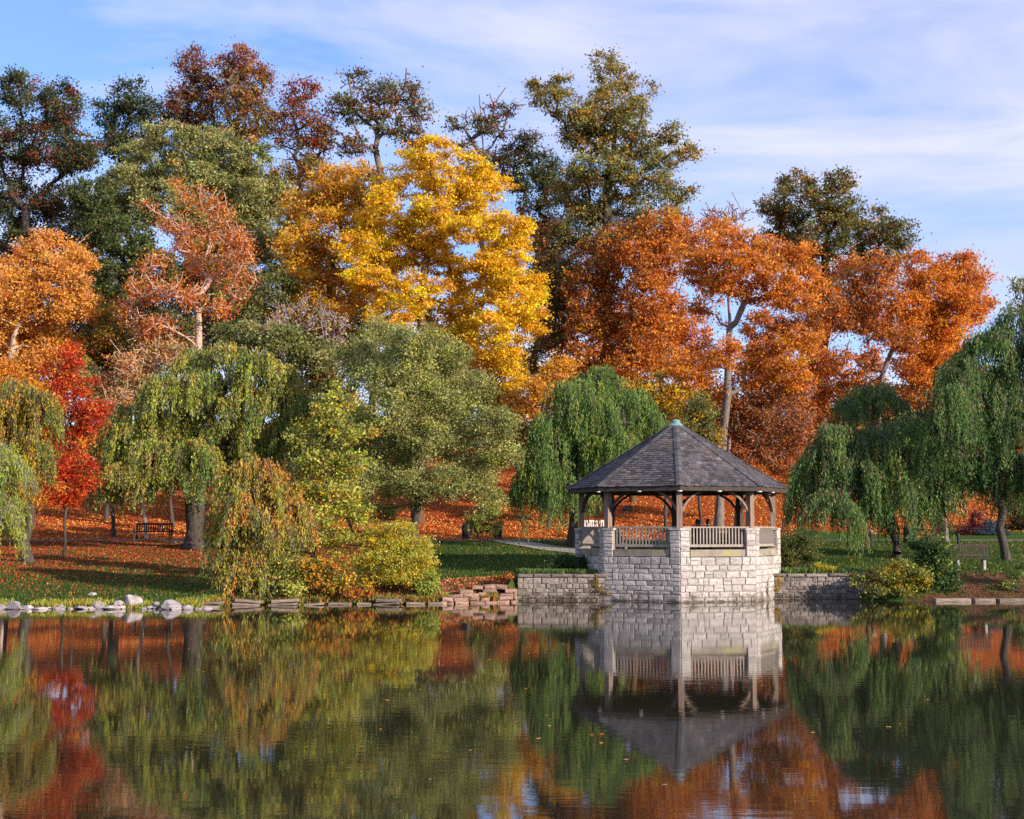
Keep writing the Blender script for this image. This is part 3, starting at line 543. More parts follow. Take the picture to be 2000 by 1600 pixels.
for k, (px, Y, base, lobes, pal, lb) in enumerate([
     (0, 76, 225, [(220, 780, 50, 40), (190, 830, 50, 44), (240, 850, 60, 40), (170, 740, 30, 40)], [(OL, 2), (PK, 1.5), (GO, 2), (LM, 1)], 'loose pinkish green thicket between the scarlet maple and the wide weeping tree'),
     (0, 77, 20, [(0, 740, 60, 40), (60, 790, 60, 50), (10, 850, 70, 60), (80, 880, 50, 50)], [(OR, 2), (RU2, 2), (GD, 1.5)], 'orange thicket behind the weeping tree at the left edge'),
     (0, 78, 690, [(650, 760, 60, 50), (600, 800, 60, 50), (700, 850, 70, 60), (620, 880, 60, 50), (560, 860, 50, 50), (780, 760, 60, 50), (800, 880, 60, 50), (880, 800, 60, 60), (740, 680, 50, 40)], [(DG2, 3), (OL, 3)], 'dark olive thicket behind the yellow green young tree'),
     (0, 96, 1100, [(1080, 560, 40, 50), (1100, 630, 46, 50), (1060, 700, 40, 40), (1110, 520, 30, 30)], [(DG2, 3), (OL, 2), (RU, 2)], 'dark olive and rust tree in the gap right of the big yellow tree'),
     (0, 84, 1020, [(980, 830, 50, 40), (1020, 860, 50, 50), (960, 880, 40, 50)], [(OL, 3), (GD, 1.5), (DG2, 1)], 'olive thicket between the large rounded tree and the middle willow'),
     (0, 94, 1650, [(1640, 770, 60, 34), (1590, 790, 50, 40), (1720, 780, 60, 34), (1800, 770, 60, 34)], [(RU2, 3), (OR, 2), (OL, 1)], 'orange thicket low behind the forked willow'),
     (0, 86, 500, [(470, 600, 60, 44), (540, 560, 50, 44), (450, 540, 50, 50)], [(OL, 3), (DG2, 2), (GO, 1)], 'olive tree behind the lilac grey leafless shrub tree'),
     (0, 103, 1300, [(1200, 640, 60, 50), (1280, 620, 60, 50), (1310, 700, 60, 44), (1160, 720, 60, 50), (1352, 650, 44, 44), (1370, 700, 44, 36)], [(RU2, 3), (OR, 2), (RU, 1)], 'rust tree deep behind the two rust orange trees'),
     (0, 102, 1560, [(1490, 640, 60, 40), (1570, 650, 60, 44), (1620, 600, 50, 50), (1500, 720, 60, 40), (1600, 720, 60, 40)], [(RU2, 3), (OR, 2), (RU, 2)], 'rust tree deep behind the wide spreading orange tree'),
     (0, 101, 1780, [(1680, 620, 50, 40), (1760, 640, 60, 50), (1830, 700, 60, 50), (1700, 700, 30, 30)], [(RU2, 3), (OR, 2)], 'rust orange tree deep behind the dense rounded tree at right'),
     (0, 97, 150, [(150, 460, 50, 40), (190, 500, 50, 44), (130, 530, 50, 40), (220, 420, 40, 36), (160, 400, 30, 30), (190, 570, 60, 40)], [(DG2, 3), (OL, 3), (MR, .6)], 'dark olive tree filling the gap behind the peach coloured tree'),
     (0, 99, 555, [(550, 350, 34, 40), (570, 420, 40, 44), (540, 470, 40, 40), (610, 330, 30, 28), (580, 520, 40, 40)], [(OL, 3), (DG2, 2), (RU, 1.4), (GD, .8)], 'olive and rust tree in the gap left of the orange gold tree'),
     (0, 99, 1090, [(1080, 470, 40, 44), (1060, 530, 36, 44), (1100, 580, 40, 44), (1080, 650, 44, 44)], [(RU, 3), (BR, 1.5), (OL, 1.5)], 'brown and olive tree deep in the gap right of the big yellow tree'),
     (0, 82, 340, [(330, 640, 60, 40), (380, 700, 60, 40), (280, 680, 50, 40)], [(OL, 3), (DG2, 2.5), (OR, .8)], 'dark olive thicket behind the pale forked trunk')]):
    tree('thicket_tree', lb, 'tree', Y, base, lobes, pal, 1.5, (7, 5), clump=.46, rb=.16, seed=140 + k, group=RMID, tip=.02, twigs=.3)
# --- trees on the lawn
weeper('weeping_cherry_tree', 'wide weeping tree with a thick dark trunk beside the park bench', 'tree', 66, 383,
     [(450, 672, 56, 60), (385, 685, 60, 80), (510, 690, 56, 80), (560, 715, 46, 80), (330, 735, 62, 100), (400, 725, 70, 110), (470, 740, 66, 100, -1), (540, 750, 54, 100), (590, 775, 38, 110), (560, 830, 40, 110), (500, 860, 40, 100, 1), (265, 790, 66, 120), (345, 800, 76, 120), (430, 800, 70, 120), (520, 810, 60, 110), (215, 850, 44, 130), (290, 860, 60, 110), (380, 865, 70, 100, -2), (460, 860, 56, 120, 1), (200, 900, 30, 110), (250, 910, 50, 90, -2), (330, 910, 50, 70, -2), (410, 900, 44, 80)],
     [(WG3, 3), (WG2, 1.2), (LM, 4.5), (OL, 1)], 1.6, (7.5, 3.0), rb=.46, trunk_top=(380, 830), seed=60, topcol=[(LM, 2), (OR2, .8), (PE, .8)], stems=.35, depth=.16)
weeper('weeping_cherry_tree', 'small weeping tree with orange top and green trailing shoots at the water edge', 'tree', 49.0, 492,
     [(480, 900, 44, 110), (520, 915, 40, 130), (450, 930, 34, 140), (555, 960, 34, 110), (575, 985, 26, 110), (440, 1000, 20, 130), (500, 990, 50, 110), (455, 1040, 28, 110), (480, 1090, 30, 80, -1), (455, 1080, 22, 90, -.8), (500, 1060, 26, 110, -.6), (470, 960, 40, 100, -1), (540, 1000, 30, 100, -.5)],
     [(WG3, 2.5), (LM, 5), (OL, 1), (OR2, 1.2)], 1.7, rb=.13, trunk_top=(490, 960), seed=61, topcol=[(OR2, 4), (OR, 2.5), (PE, 1)], stems=.4, depth=.12, tassel=.22)
tree('broadleaf_tree', 'yellow green young tree leaning over the stone edging by the small weeping tree', 'tree', 51.5, 610,
     [(650, 765, 16, 22), (640, 810, 26, 30), (690, 790, 12, 22), (600, 850, 36, 34), (670, 850, 36, 30), (725, 840, 22, 18), (620, 900, 46, 36), (690, 905, 44, 30), (590, 950, 40, 34), (650, 960, 54, 36), (610, 1010, 50, 34), (690, 1000, 40, 26), (640, 1050, 56, 26), (570, 1060, 36, 34)],
     [(LM2, 2), (LM, 4), (OL, 2), (GD, 1), (YE2, .6)], 1.5, (8.5, 6), clump=.30, rb=.12, seed=62, twigs=.6, tip=.01, depth=.12)
tree('broadleaf_tree', 'large rounded grey green tree in the middle of the lawn', 'tree', 63, 815,
     [(750, 650, 50, 34), (810, 670, 60, 40), (700, 690, 50, 36), (870, 710, 60, 40), (760, 730, 80, 46), (930, 760, 46, 40), (850, 780, 80, 50), (740, 800, 70, 50), (960, 830, 50, 50), (870, 860, 80, 50), (780, 870, 80, 46), (690, 860, 50, 50), (820, 760, 70, 50), (820, 850, 60, 50), (880, 690, 44, 34), (930, 920, 60, 50), (850, 940, 70, 40), (760, 940, 70, 44), (990, 880, 34, 34), (960, 980, 30, 34), (700, 930, 50, 50), (720, 1000, 50, 30)],
     [(OL, 3), (GO, 5), (DG2, 1.6), (LM, .7), (LM2, .8)], 1.7, (6.0, 4.2), clump=.40, rb=.26, trunk_top=(825, 800), seed=63, tip=.02)
tree('maple_tree', 'slim scarlet maple standing on the left lawn', 'tree', 62, 128,
     [(135, 700, 26, 26), (115, 735, 36, 30), (160, 745, 34, 30), (130, 790, 50, 36), (175, 810, 30, 34), (100, 840, 34, 34), (150, 870, 46, 36), (110, 910, 40, 30), (165, 925, 34, 30), (125, 965, 46, 24)],
     [(RD2, 4), (RD, 2), (OR, 2), (PE, .5), (MR, .6)], 2.0, (6.5, 5), clump=.42, rb=.10, seed=64, tip=.012, bark='bark_dark')
weeper('weeping_cherry_tree', 'weeping tree with gold and green trailing shoots at the left edge', 'tree', 60, 62,
     [(30, 745, 50, 110), (70, 760, 36, 110), (-20, 760, 60, 130), (20, 830, 50, 120), (60, 850, 34, 110), (-20, 880, 50, 130), (40, 920, 36, 100)],
     [(LM, 3), (OL, 2), (GD, 1.5), (WG3, 2)], 1.7, rb=.20, seed=65, topcol=[(OR, 2), (OR2, 2), (GD, 1)], stems=.3, depth=.15, trunk_top=(50, 850))
weeper('weeping_cherry_tree', 'yellow green and pink weeping shoots low at the left frame edge', 'tree', 53, -15,
     [(0, 875, 44, 110), (20, 900, 30, 90), (-30, 900, 40, 130), (10, 960, 40, 100), (-20, 990, 40, 90)], [(LM, 5), (WG3, 2), (PK, .5)], 1.0, rb=.12, seed=66, stems=.35, bark='bark_grey', depth=.15)
weeper('willow_tree', 'bright green willow just behind the left side of the gazebo', 'tree', 68, 1118,
     [(1175, 720, 50, 90), (1120, 745, 56, 110), (1230, 760, 48, 100), (1160, 780, 60, 110, -1), (1080, 810, 44, 130), (1265, 800, 34, 90), (1130, 850, 60, 130), (1200, 840, 50, 110), (1050, 870, 40, 150), (1090, 920, 50, 110, -1), (1030, 930, 30, 100), (1140, 920, 44, 110)],
     [(WG2, 4), (WG, 2), (WG3, 3), (LM, .7)], 1.9, (9, 2.4), rb=.24, trunk_top=(1120, 860), seed=67, topcol=[(WG3, 2), (LM, 1)], stems=.12, depth=.14)
weeper('willow_tree', 'green willow with a forked trunk right of the gazebo', 'tree', 60, 1745,
     [(1710, 750, 54, 100, 2), (1665, 775, 36, 90, 2), (1640, 830, 56, 130), (1720, 830, 70, 130), (1790, 810, 60, 130), (1600, 880, 44, 150), (1680, 890, 60, 150, -1), (1760, 900, 60, 150, -1), (1575, 930, 34, 120), (1620, 960, 44, 110, -2), (1700, 980, 50, 80, 1), (1800, 930, 46, 130)],
     [(WG2, 4), (WG, 2.5), (WG3, 2.6), (LM, .4)], 1.9, (9, 2.4), rb=.18, trunk_top=(1735, 1000), seed=68, topcol=[(WG2, 2), (PK, .5)], stems=.15, depth=.14, bark='bark_dark')
weeper('willow_tree', 'tall dark green willow at the right edge with a single straight trunk', 'tree', 58, 1962,
     [(1990, 610, 70, 120), (1930, 650, 60, 120), (2050, 640, 70, 160), (1880, 700, 56, 130), (1960, 720, 70, 140, 1), (1850, 760, 50, 140), (1910, 800, 60, 150), (1990, 800, 66, 150), (1840, 850, 44, 130), (1880, 890, 50, 130, 1), (1960, 880, 60, 110), (2030, 880, 60, 140), (1985, 940, 44, 80, 1)],
     [(WG, 3), (WG2, 3.5), (WG3, 2), (DG2, .6)], 1.8, (9, 2.4), rb=.17, trunk_top=(1950, 900), seed=69, topcol=[(WG2, 2), (PK, .4)], stems=.15, depth=.14)
weeper('willow_tree', 'pale trunked willow seen between the two dark green willows', 'tree', 70, 1842,
     [(1840, 830, 44, 130), (1870, 880, 40, 110), (1810, 880, 36, 120), (1850, 950, 30, 70)], [(LM, 2), (WG3, 3), (OL, 1.5)], 1.3, (9, 2.6), rb=.17, trunk_top=(1845, 900), seed=70, stems=.5, depth=.12, bark='bark_grey')
tree('broadleaf_tree', 'slender tree trunk with thin leaves standing behind the willow beside the drinking fountain', 'tree', 66, 1690, [(1690, 930, 30, 40), (1670, 900, 20, 30), (1700, 970, 20, 26)], [(OL, 2), (WG2, 2)], .9, clump=.35, bark='bark_brown', rb=.15, seed=71)

# --- shrubs
SH = 'shrubs along the water edge'
tree('shrub', 'feathery yellow green rounded shrub above the stone edging', 'shrub', 49.4, 780,
     [(780, 1040, 40, 22), (740, 1055, 36, 26), (815, 1065, 34, 24), (770, 1085, 60, 28), (830, 1095, 24, 24), (720, 1095, 36, 26), (780, 1125, 60, 26), (730, 1135, 36, 24), (830, 1130, 20, 26)], [(LM, 3), (GD, 2), (LM2, 2), (YE2, .6)], 1.9, (6.5, 3.2), clump=.2, rb=.04, multi=True, seed=80, tip=.006, twigs=1.2, bark='bark_brown', depth=.1)
tree('shrub', 'bright green small shrub at the right foot of the feathery shrub', 'shrub', 49.1, 838, [(838, 1125, 16, 18), (845, 1148, 14, 18), (828, 1150, 14, 14)], [(LM, 3), (WG3, 2)], 2.2, (7, 5), clump=.16, rb=.03, multi=True, seed=81, tip=.006, depth=.1)
tree('shrub', 'orange and yellow leaved shrub under the yellow green young tree', 'shrub', 48.7, 640, [(610, 1110, 30, 26), (650, 1100, 30, 24), (640, 1140, 46, 22), (690, 1140, 34, 20), (590, 1145, 30, 18)], [(OR, .8), (GD, 2), (LM, 3), (RU, 1.5), (OL, 2)], 1.8, (7.5, 5.5), clump=.2, rb=.04, multi=True, seed=82, tip=.008, twigs=.8, depth=.1)
tree('shrub', 'cream and green leaved shrub beside the small weeping tree', 'shrub', 48.45, 545, [(545, 1090, 32, 24), (570, 1115, 34, 24), (540, 1135, 34, 22), (575, 1150, 26, 14)], [(LM2, 3), (LM, 2), (OL, 2), (PE, .5)], 1.8, (7.5, 5.5), clump=.2, rb=.04, multi=True, seed=83, tip=.008, twigs=.8, depth=.1)
tree('shrub', 'low rusty shrub on the slabs left of the feathery shrub', 'shrub', 48.6, 700, [(690, 1158, 26, 10), (720, 1160, 20, 9), (660, 1160, 20, 10)], [(RU2, 2), (RU, 2), (OR, 1), (BR, 1)], 1.6, (6.5, 4.5), clump=.14, rb=.03, multi=True, seed=84, tip=.006, twigs=1, depth=.1)
tree('shrub', 'dark green low shrub against the left pier of the gazebo', 'shrub', 52.6, 1125, [(1100, 1098, 34, 14), (1130, 1100, 26, 16), (1070, 1108, 26, 10), (1148, 1100, 10, 12)], [(DG, 3), (DG2, 2), (WG, 2)], 2.2, (6, 3), clump=.16, rb=.03, multi=True, seed=85, tip=.006, depth=.1)
tree('shrub', 'tall rounded bushy grass clump at the right wall of the gazebo', 'shrub', 54.0, 1558, [(1545, 1062, 26, 22), (1575, 1060, 26, 22), (1560, 1085, 40, 26), (1585, 1090, 24, 20), (1535, 1095, 18, 22)], [(WG, 2), (OL, 2.5), (DG2, 2), (RU, .5)], 2.2, (9, 1.9), clump=.22, rb=.02, multi=True, seed=86, tip=.005, depth=.1, up=0)
tree('shrub', 'low yellowing plant on top of the right retaining wall', 'shrub', 53.0, 1605, [(1600, 1108, 16, 8), (1620, 1112, 12, 7)], [(LM, 2), (GD, 2)], 2.0, (6, 2.6), clump=.12, rb=.02, multi=True, seed=87, tip=.005, depth=.1)
tree('shrub', 'dark green upright shrub on the right bank', 'shrub', 51.6, 1830, [(1825, 1062, 30, 20), (1850, 1080, 26, 22), (1815, 1090, 34, 24), (1845, 1115, 34, 24), (1860, 1140, 28, 20), (1820, 1140, 34, 20), (1790, 1060, 16, 14)], [(WG, 3), (DG2, 3), (WG2, 1.6), (LM, .4)], 2.1, (7.5, 5), clump=.22, rb=.05, multi=True, seed=88, tip=.008, depth=.12)
tree('shrub', 'yellow and green spreading shrub left of the dark upright shrub on the bank', 'shrub', 51.3, 1770, [(1770, 1110, 30, 20), (1740, 1130, 34, 18), (1785, 1140, 34, 20), (1715, 1140, 26, 16), (1755, 1155, 40, 10), (1800, 1120, 20, 14)], [(OL, 3), (LM, 2), (GD, 1.6), (DG2, 2)], 1.9, (7.5, 5), clump=.2, rb=.04, multi=True, seed=89, tip=.008, depth=.12)
tree('shrub', 'low green plants hanging over the end of the right retaining wall', 'shrub', 51.0, 1690, [(1690, 1140, 26, 12), (1710, 1155, 26, 10), (1680, 1125, 20, 9)], [(OL, 3), (DG2, 2), (LM, 1), (RU, .6)], 1.8, (6.5, 4.5), clump=.14, rb=.03, multi=True, seed=90, tip=.006, depth=.1)
tree('shrub', 'small green shrub at the right edge above the waterline', 'shrub', 51.2, 1985, [(1985, 1125, 16, 12), (1975, 1145, 20, 9), (1995, 1100, 14, 16)], [(OL, 2), (WG2, 2), (LM, 1)], 1.8, (7, 4.5), clump=.16, rb=.03, multi=True, seed=91, tip=.006, depth=.1)
tree('spruce_tree', 'low blue grey spruce bush beyond the lawn at right', 'shrub', 78, 1938, [(1938, 1022, 14, 12), (1930, 1038, 26, 12), (1950, 1045, 24, 12), (1925, 1053, 24, 8)], [((.09, .13, .17), 3), ((.05, .075, .09), 2)], 2.3, (5, 2), clump=.25, rb=.06, multi=True, seed=92, tip=.01, flat=.35, depth=.12)
tree('shrub', 'dark crimson shrub beside the blue grey spruce', 'shrub', 78, 1900, [(1900, 1030, 20, 16), (1885, 1045, 16, 12), (1905, 1010, 14, 12)], [((.16, .02, .03), 3), ((.05, .02, .04), 2)], 1.5, (5.5, 3.5), clump=.22, rb=.05, multi=True, seed=93, tip=.01, twigs=1, depth=.12)
tree('shrub', 'narrow magenta shrub beside the pale willow trunk', 'shrub', 77, 1832, [(1832, 1025, 8, 14), (1830, 1042, 9, 10)], [((.38, .04, .12), 3), ((.2, .03, .06), 2)], 1.8, (5, 3.5), clump=.18, rb=.03, multi=True, seed=94, tip=.008, depth=.12)
tree('shrub', 'dark dense bushes at the far right behind the lawn', 'shrub', 80, 1985, [(1985, 1000, 26, 30), (2010, 1020, 30, 30), (1975, 1045, 24, 12)], [(DG, 3), (BR, 2), (MR, 1)], 1.8, (6, 4), clump=.3, rb=.06, multi=True, seed=95, tip=.01, depth=.12)
tree('shrub', 'green bush below the large rounded tree with a pale edge', 'shrub', 68, 945, [(940, 1010, 30, 22), (965, 1030, 22, 16), (930, 1035, 22, 12)], [(OL, 3), (LM, 1.5), (GO, 2)], 1.6, (6, 4), clump=.25, rb=.05, multi=True, seed=96, tip=.01, depth=.12)
tree('shrub', 'reddish creeping plant over the dry stones by the left retaining wall', 'shrub', 50.2, 975, [(975, 1130, 16, 7), (930, 1150, 14, 8), (905, 1155, 8, 10), (990, 1124, 10, 5)], [(RD, 2), (RU2, 2), (GD, 1.4), (OL, .8)], 1.2, (5, 3.5), clump=.10, rb=.015, multi=True, seed=97, tip=.004, twigs=1, depth=.1)
tree('shrub', 'yellow lichen coloured creeper at the left foot of the gazebo plinth', 'creeper', 50.88, 1165, [(1163, 1135, 5, 16), (1172, 1152, 9, 9), (1190, 1158, 12, 6)], [((.36, .22, .03), 3), (OL, 2)], 1.1, (3.6, 2.6), clump=.06, rb=.01, multi=True, seed=98, tip=.004, depth=.02)
tree('shrub', 'yellow creeper at the right foot of the gazebo plinth', 'creeper', 51.3, 1522, [(1522, 1135, 5, 12), (1516, 1150, 7, 8)], [(GD, 3), (OL, 2)], 1.1, (3.6, 2.6), clump=.06, rb=.01, multi=True, seed=99, tip=.004, depth=.02)
tree('shrub', 'small dark green weeping bush in the shade left of the small weeping tree', 'shrub', 64, 427, [(425, 1025, 9, 12), (428, 1040, 9, 10)], [(DG, 3), (DG2, 1)], 2.2, (6, 4), clump=.18, rb=.03, multi=True, seed=77, tip=.006, depth=.1)

# ------------------------------------------------------------------ stones shared by the walls
def stone_mesh(k, m):
    rg = np.random.default_rng(900 + k); s = .5; b = .10; V = []
    for y, i in ((.5, 0), (-.28, 0), (-.5, 1)):     # local -Y is the outward face
        for x, z in ((-1, -1), (1, -1), (1, 1), (-1, 1)):
            q = s - (.045 if i else 0); V.append((x * (q + rg.uniform(-.03, .015)), y + rg.uniform(-.05, .05) * (y < 0), z * (q + rg.uniform(-.045, .02))))
    V.append((rg.uniform(-.15, .15), -.56, rg.uniform(-.15, .15)))
    Fc = []
    for a in (0, 4):
        for j in range(4): Fc.append((a + j, a + (j + 1) % 4, a + 4 + (j + 1) % 4, a + 4 + j))
    Fc += [(8, 9, 12), (9, 10, 12), (10, 11, 12), (11, 8, 12)]
    me = bpy.data.meshes.new('stone'); me.from_pydata(V, [], Fc); me.materials.append(m); me.update(); return me
SM = {k: [stone_mesh(i + 10 * j, M[k]) for i in range(8)] for j, k in enumerate(('stone', 'stone_dark', 'stone_warm', 'slab'))}
def place(me, c, ax, n, sx, sy, sz, parent, name='stone', tilt=0):
    """stone with its width along ax, outward face along n"""
    o = bpy.data.objects.new(name, me); C.objects.link(o); o.parent = parent
    ax = Vector(ax).normalized(); n = Vector(n).normalized(); up = ax.cross(-n)
    m = Matrix((ax, -n, up)).transposed(); org = origin(parent)
    o.rotation_euler = (m @ Matrix.Rotation(tilt, 3, 'Y')).to_euler(); o.location = [float(c[i] - org[i]) for i in range(3)]; o.scale = (sx, sy, sz); return o
def courses(parent, p0, ax, n, W, z0, z1, mw, mh, kind, rg, dep=.16, gap=.006, proud=.014):
    ax = np.array(ax, float); n = np.array(n, float); z = z0; cnt = 0
    while z < z1 - .03:
        h = min(rg.uniform(.62, 1.4) * mh, z1 - z)
        if z1 - z - h < mh * .45: h = z1 - z
        x = 0.0
        while x < W - .02:
            w = rg.uniform(.45, 1.75) * mw
            if W - x - w < mw * .5: w = W - x
            w = min(w, W - x); parts = [(z, h)]
            if h > mh * .98 and rg.random() < .30 and w < mw * 1.2: k = rg.uniform(.4, .6); parts = [(z, h * k), (z + h * k, h * (1 - k))]
            for zz, hh in parts:
                c = np.array(p0, float) + ax * (x + w / 2) + n * (rg.uniform(0, proud) - dep / 2 + .012); c[2] = zz + hh / 2
                place(random.choice(SM[kind]), c, ax, n, w - gap, dep, hh - gap, parent, tilt=rg.uniform(-.03, .03)); cnt += 1
            x += w
        z += h
    return cnt

# ------------------------------------------------------------------ gazebo
GX, GY = 6.17, 53.4
def oc(a, r): return np.array([GX + r * math.sin(R(a)), GY - r * math.cos(R(a)), 0.0])
ANG = [-5, 40, 85, 130, 175, -140, -95, -50]
RP, ZP, ZC, ZR = 3.8, 1.56, 2.50, 2.62
gz = empty('gazebo', (GX, GY, 0), 'octagonal gazebo with dark shingled roof on a pale stone base in the water', 'gazebo')
b = MB(); b.prism([oc(a, RP - .010)[:2] for a in ANG], -.6, ZP - .03); plinth = b.build('plinth', M['mortar'], gz)
b = MB(); b.prism([oc(a, RP - .35)[:2] for a in ANG], ZP - .028, ZP + .01); b.build('floor', M['concrete'], gz)
rgs = np.random.default_rng(3); ns = 0
for k, a in enumerate(ANG):
    a2 = a + 45; p, q = oc(a, RP), oc(a2, RP); d = q - p; L = np.linalg.norm(d); d /= L; nrm = np.array([math.sin(R(a + 22.5)), -math.cos(R(a + 22.5)), 0])
    front = a in (-5, 40, -50, -95)
    if front: ns += courses(plinth, p, d, nrm, L, -.12, ZP, .34 if a != -95 else .45, .195, 'stone', rgs, .2)
print('plinth stones', ns)
piers = {}
for k, a in enumerate(ANG):
    p = oc(a, RP); prv, nxt = oc(a - 45, RP), oc(a + 45, RP); d1 = prv - p; d1 /= np.linalg.norm(d1); d2 = nxt - p; d2 /= np.linalg.norm(d2); w = .37; inn = -np.array([math.sin(R(a)), -math.cos(R(a)), 0])
    def kite(o, w_, dpt): pp = p - inn * o; return [pp[:2], (pp + d2 * w_)[:2], (pp + d2 * w_ * .75 + inn * dpt)[:2], (pp + d1 * w_ * .75 + inn * dpt)[:2], (pp + d1 * w_)[:2]]
    b = MB(); b.prism(kite(-.012, w - .012, .45), ZP - .02, ZC); pr = b.build('pier', M['mortar'], gz)
    n1_ = np.array([math.sin(R(a - 22.5)), -math.cos(R(a - 22.5)), 0]); n2_ = np.array([math.sin(R(a + 22.5)), -math.cos(R(a + 22.5)), 0])
    if a in (-5, 40, -50, -95, 85):
        for nn_, dd in ((n1_, d1), (n2_, d2)):
            if nn_[1] < .35: courses(pr, p if dd is d2 else p + d1 * w, dd if dd is d2 else -d1, nn_, w, ZP, ZC, .36, .19, 'stone', rgs, .2)
        side = MB()
    else:
        for zz in np.arange(ZP + .1, ZC, .19):
            for nn_, dd in ((n1_, d1), (n2_, d2)): place(random.choice(SM['stone']), p + dd * w / 2 + np.array([0, 0, zz]) - nn_ * .09, d2 if dd is d2 else -d1, nn_, w - .01, .2, .175, pr)
    b = MB(); b.prism(kite(.045, w + .05, .5), ZC, ZC + .065); b.build('pier_cap', M['cap'], pr)
# timber posts, braces, beams
RT = RP - .24
for k, a in enumerate(ANG):
    p = oc(a, RT); inn = oc(a, RT - 1) - p; tang = np.cross(inn, (0, 0, 1)); tang /= np.linalg.norm(tang); inn = inn / np.linalg.norm(inn)
    b = MB(); b.box(p + np.array([0, 0, (ZC + .065 + 3.86) / 2]), .205, .205, 3.86 - ZC - .065, tang, inn); post = b.build('post', M['wood'] if a in (-5, 40, 85, -50, -95) else M['wood_dark'], gz)  # rear posts use the dark timber: shade under the roof put into colour
    for s_ in (-1, 1):
        nx_ = oc(a + 45 * s_, RT); d = nx_ - p; d /= np.linalg.norm(d); b = MB(); pts = []
        for t in np.linspace(0, 1, 6): pts.append(p + d * (.08 + .70 * (.5 * t + .5 * (1 - math.cos(t * math.pi / 2)))) + np.array([0, 0, 3.16 + .68 * (.45 * t + .55 * math.sin(t * math.pi / 2))]))
        for u_, v_ in zip(pts[:-1], pts[1:]): b.bar(u_, v_ + (v_ - u_) * .08, .075, .10, up=np.cross(d, (0, 0, 1)))
        b.build('brace', M['wood_dark'] if a not in (-5, 40, 85) else M['wood'], post)  # sunward braces lighter, the others darker: light and shade put into colour
    q = oc(a + 45, RT); b = MB(); b.bar(p + np.array([0, 0, 3.93]), q + np.array([0, 0, 3.93]), .17, .17); b.build('beam', M['wood_dark'], gz)
# railings, coping slabs between the piers (entrance open at the back)
for k, a in enumerate(ANG):
    if a == 175: continue
    p, q = oc(a, RP - .16), oc(a + 45, RP - .16); d = q - p; L = np.linalg.norm(d); d /= L; s0, s1 = .34, L - .34
    b = MB(); b.bar(p + d * s0 + (0, 0, ZP + .14), p + d * s1 + (0, 0, ZP + .14), .26, .24); b.build('coping_slab', M['coping'], gz)
    rr = MB(); rr.bar(p + d * s0 + (0, 0, 1.955), p + d * s1 + (0, 0, 1.955), .075, .09); rail = rr.build('railing', M['wood_grey'], gz)
    b = MB(); p2, q2 = oc(a, RP - .22), oc(a + 45, RP - .22); b.bar(p2 + (0, 0, ZR - .02), q2 + (0, 0, ZR - .02), .16, .05); b.build('top_rail', M['wood_grey'], rail)
    nb_ = 17; bb = MB(); bb.box((0, 0, 0), .042, .042, .59, d, np.cross((0, 0, 1), d)); me0 = None
    for j in range(nb_):
        c = p + d * (s0 + (s1 - s0) * (j + .5) / nb_) + np.array([0, 0, 2.295])
        if me0 is None: o = bb.build('baluster', M['wood_grey'], None); me0 = o.data
        else: o = bpy.data.objects.new('baluster', me0); C.objects.link(o)
        o.parent = rail; o.location = [float(v) for v in (c - origin(rail))]
# roof
RE, ZE, ZA = 4.06, 4.03, 6.52
b = MB(); vs = [(*oc(a, RE)[:2], ZE) for a in ANG] + [(*oc(a, RE)[:2], ZE - .10) for a in ANG] + [(GX, GY, ZA - .03), (GX, GY, ZA - .25)]
fs = []
for k in range(8): j = (k + 1) % 8; fs += [(k, j, 16), (8 + j, 8 + k, 17), (8 + k, 8 + j, j, k)]
b.add(vs, fs); roof = b.build('roof', M['wood_dark'], gz)
sh = MB(); rgr = np.random.default_rng(11); nc_ = 30
for k, a in enumerate(ANG):
    e0, e1 = oc(a, RE + .03) + (0, 0, ZE), oc(a + 45, RE + .03) + (0, 0, ZE); ap = np.array([GX, GY, ZA]); mid = (e0 + e1) / 2; sl_ = ap - mid; SL = np.linalg.norm(sl_); sv = sl_ / SL; ax = (e1 - e0); EL = np.linalg.norm(ax); ax /= EL; nr = np.cross(ax, sv); nr /= np.linalg.norm(nr)
    if nr[2] < 0: nr = -nr
    ex = SL / nc_
    for c_ in range(nc_):
        s0_ = c_ * ex; half = EL / 2 * (1 - (s0_ + ex * .3) / SL); x = -half + rgr.uniform(-.1, 0)
        while x < half:
            w = rgr.uniform(.11, .24); x1 = min(x + w, half); x0 = max(x, -half)
            if x1 - x0 > .02:
                jt = rgr.uniform(-.02, .02); th = rgr.uniform(.014, .034); g = rgr.uniform(.6, 1.5); tn = rgr.uniform(-.15, .15)
                if rgr.random() < .05: g *= 1.7
                qp = mid + ax * x0 + sv * s0_; pt = math.sin(qp[0] * 1.9 + k) * math.sin(qp[2] * 2.6 + 1.3 * k) + .4 * math.sin(qp[0] * 5.1 + qp[2] * 4)
                tn += .28 * max(pt - .25, 0); g *= 1 + .18 * pt
                col = (.088 * g * (1 + tn * .6), .080 * g, .088 * g * (1 - tn * .5))
                hi = EL / 2 * (1 - (s0_ + ex * 1.15) / SL); xa, xb = max(x0, -hi), min(x1, hi)
                if xa > xb: xa = xb = max(min((x0 + x1) / 2, hi), -hi)
                lo0 = mid + ax * (x0 + .006) + sv * (s0_ + jt - .02) + nr * .012; lo1 = mid + ax * (x1 - .006) + sv * (s0_ + jt - .02) + nr * .012; h0 = mid + ax * xa + sv * (s0_ + ex * 1.15) + nr * .008; h1 = mid + ax * xb + sv * (s0_ + ex * 1.15) + nr * .008
                sh.add([lo0, lo1, h1, h0, lo0 + nr * th, lo1 + nr * th], [(4, 5, 2, 3), (0, 1, 5, 4), (0, 4, 3), (1, 2, 5)], col)
            x += w
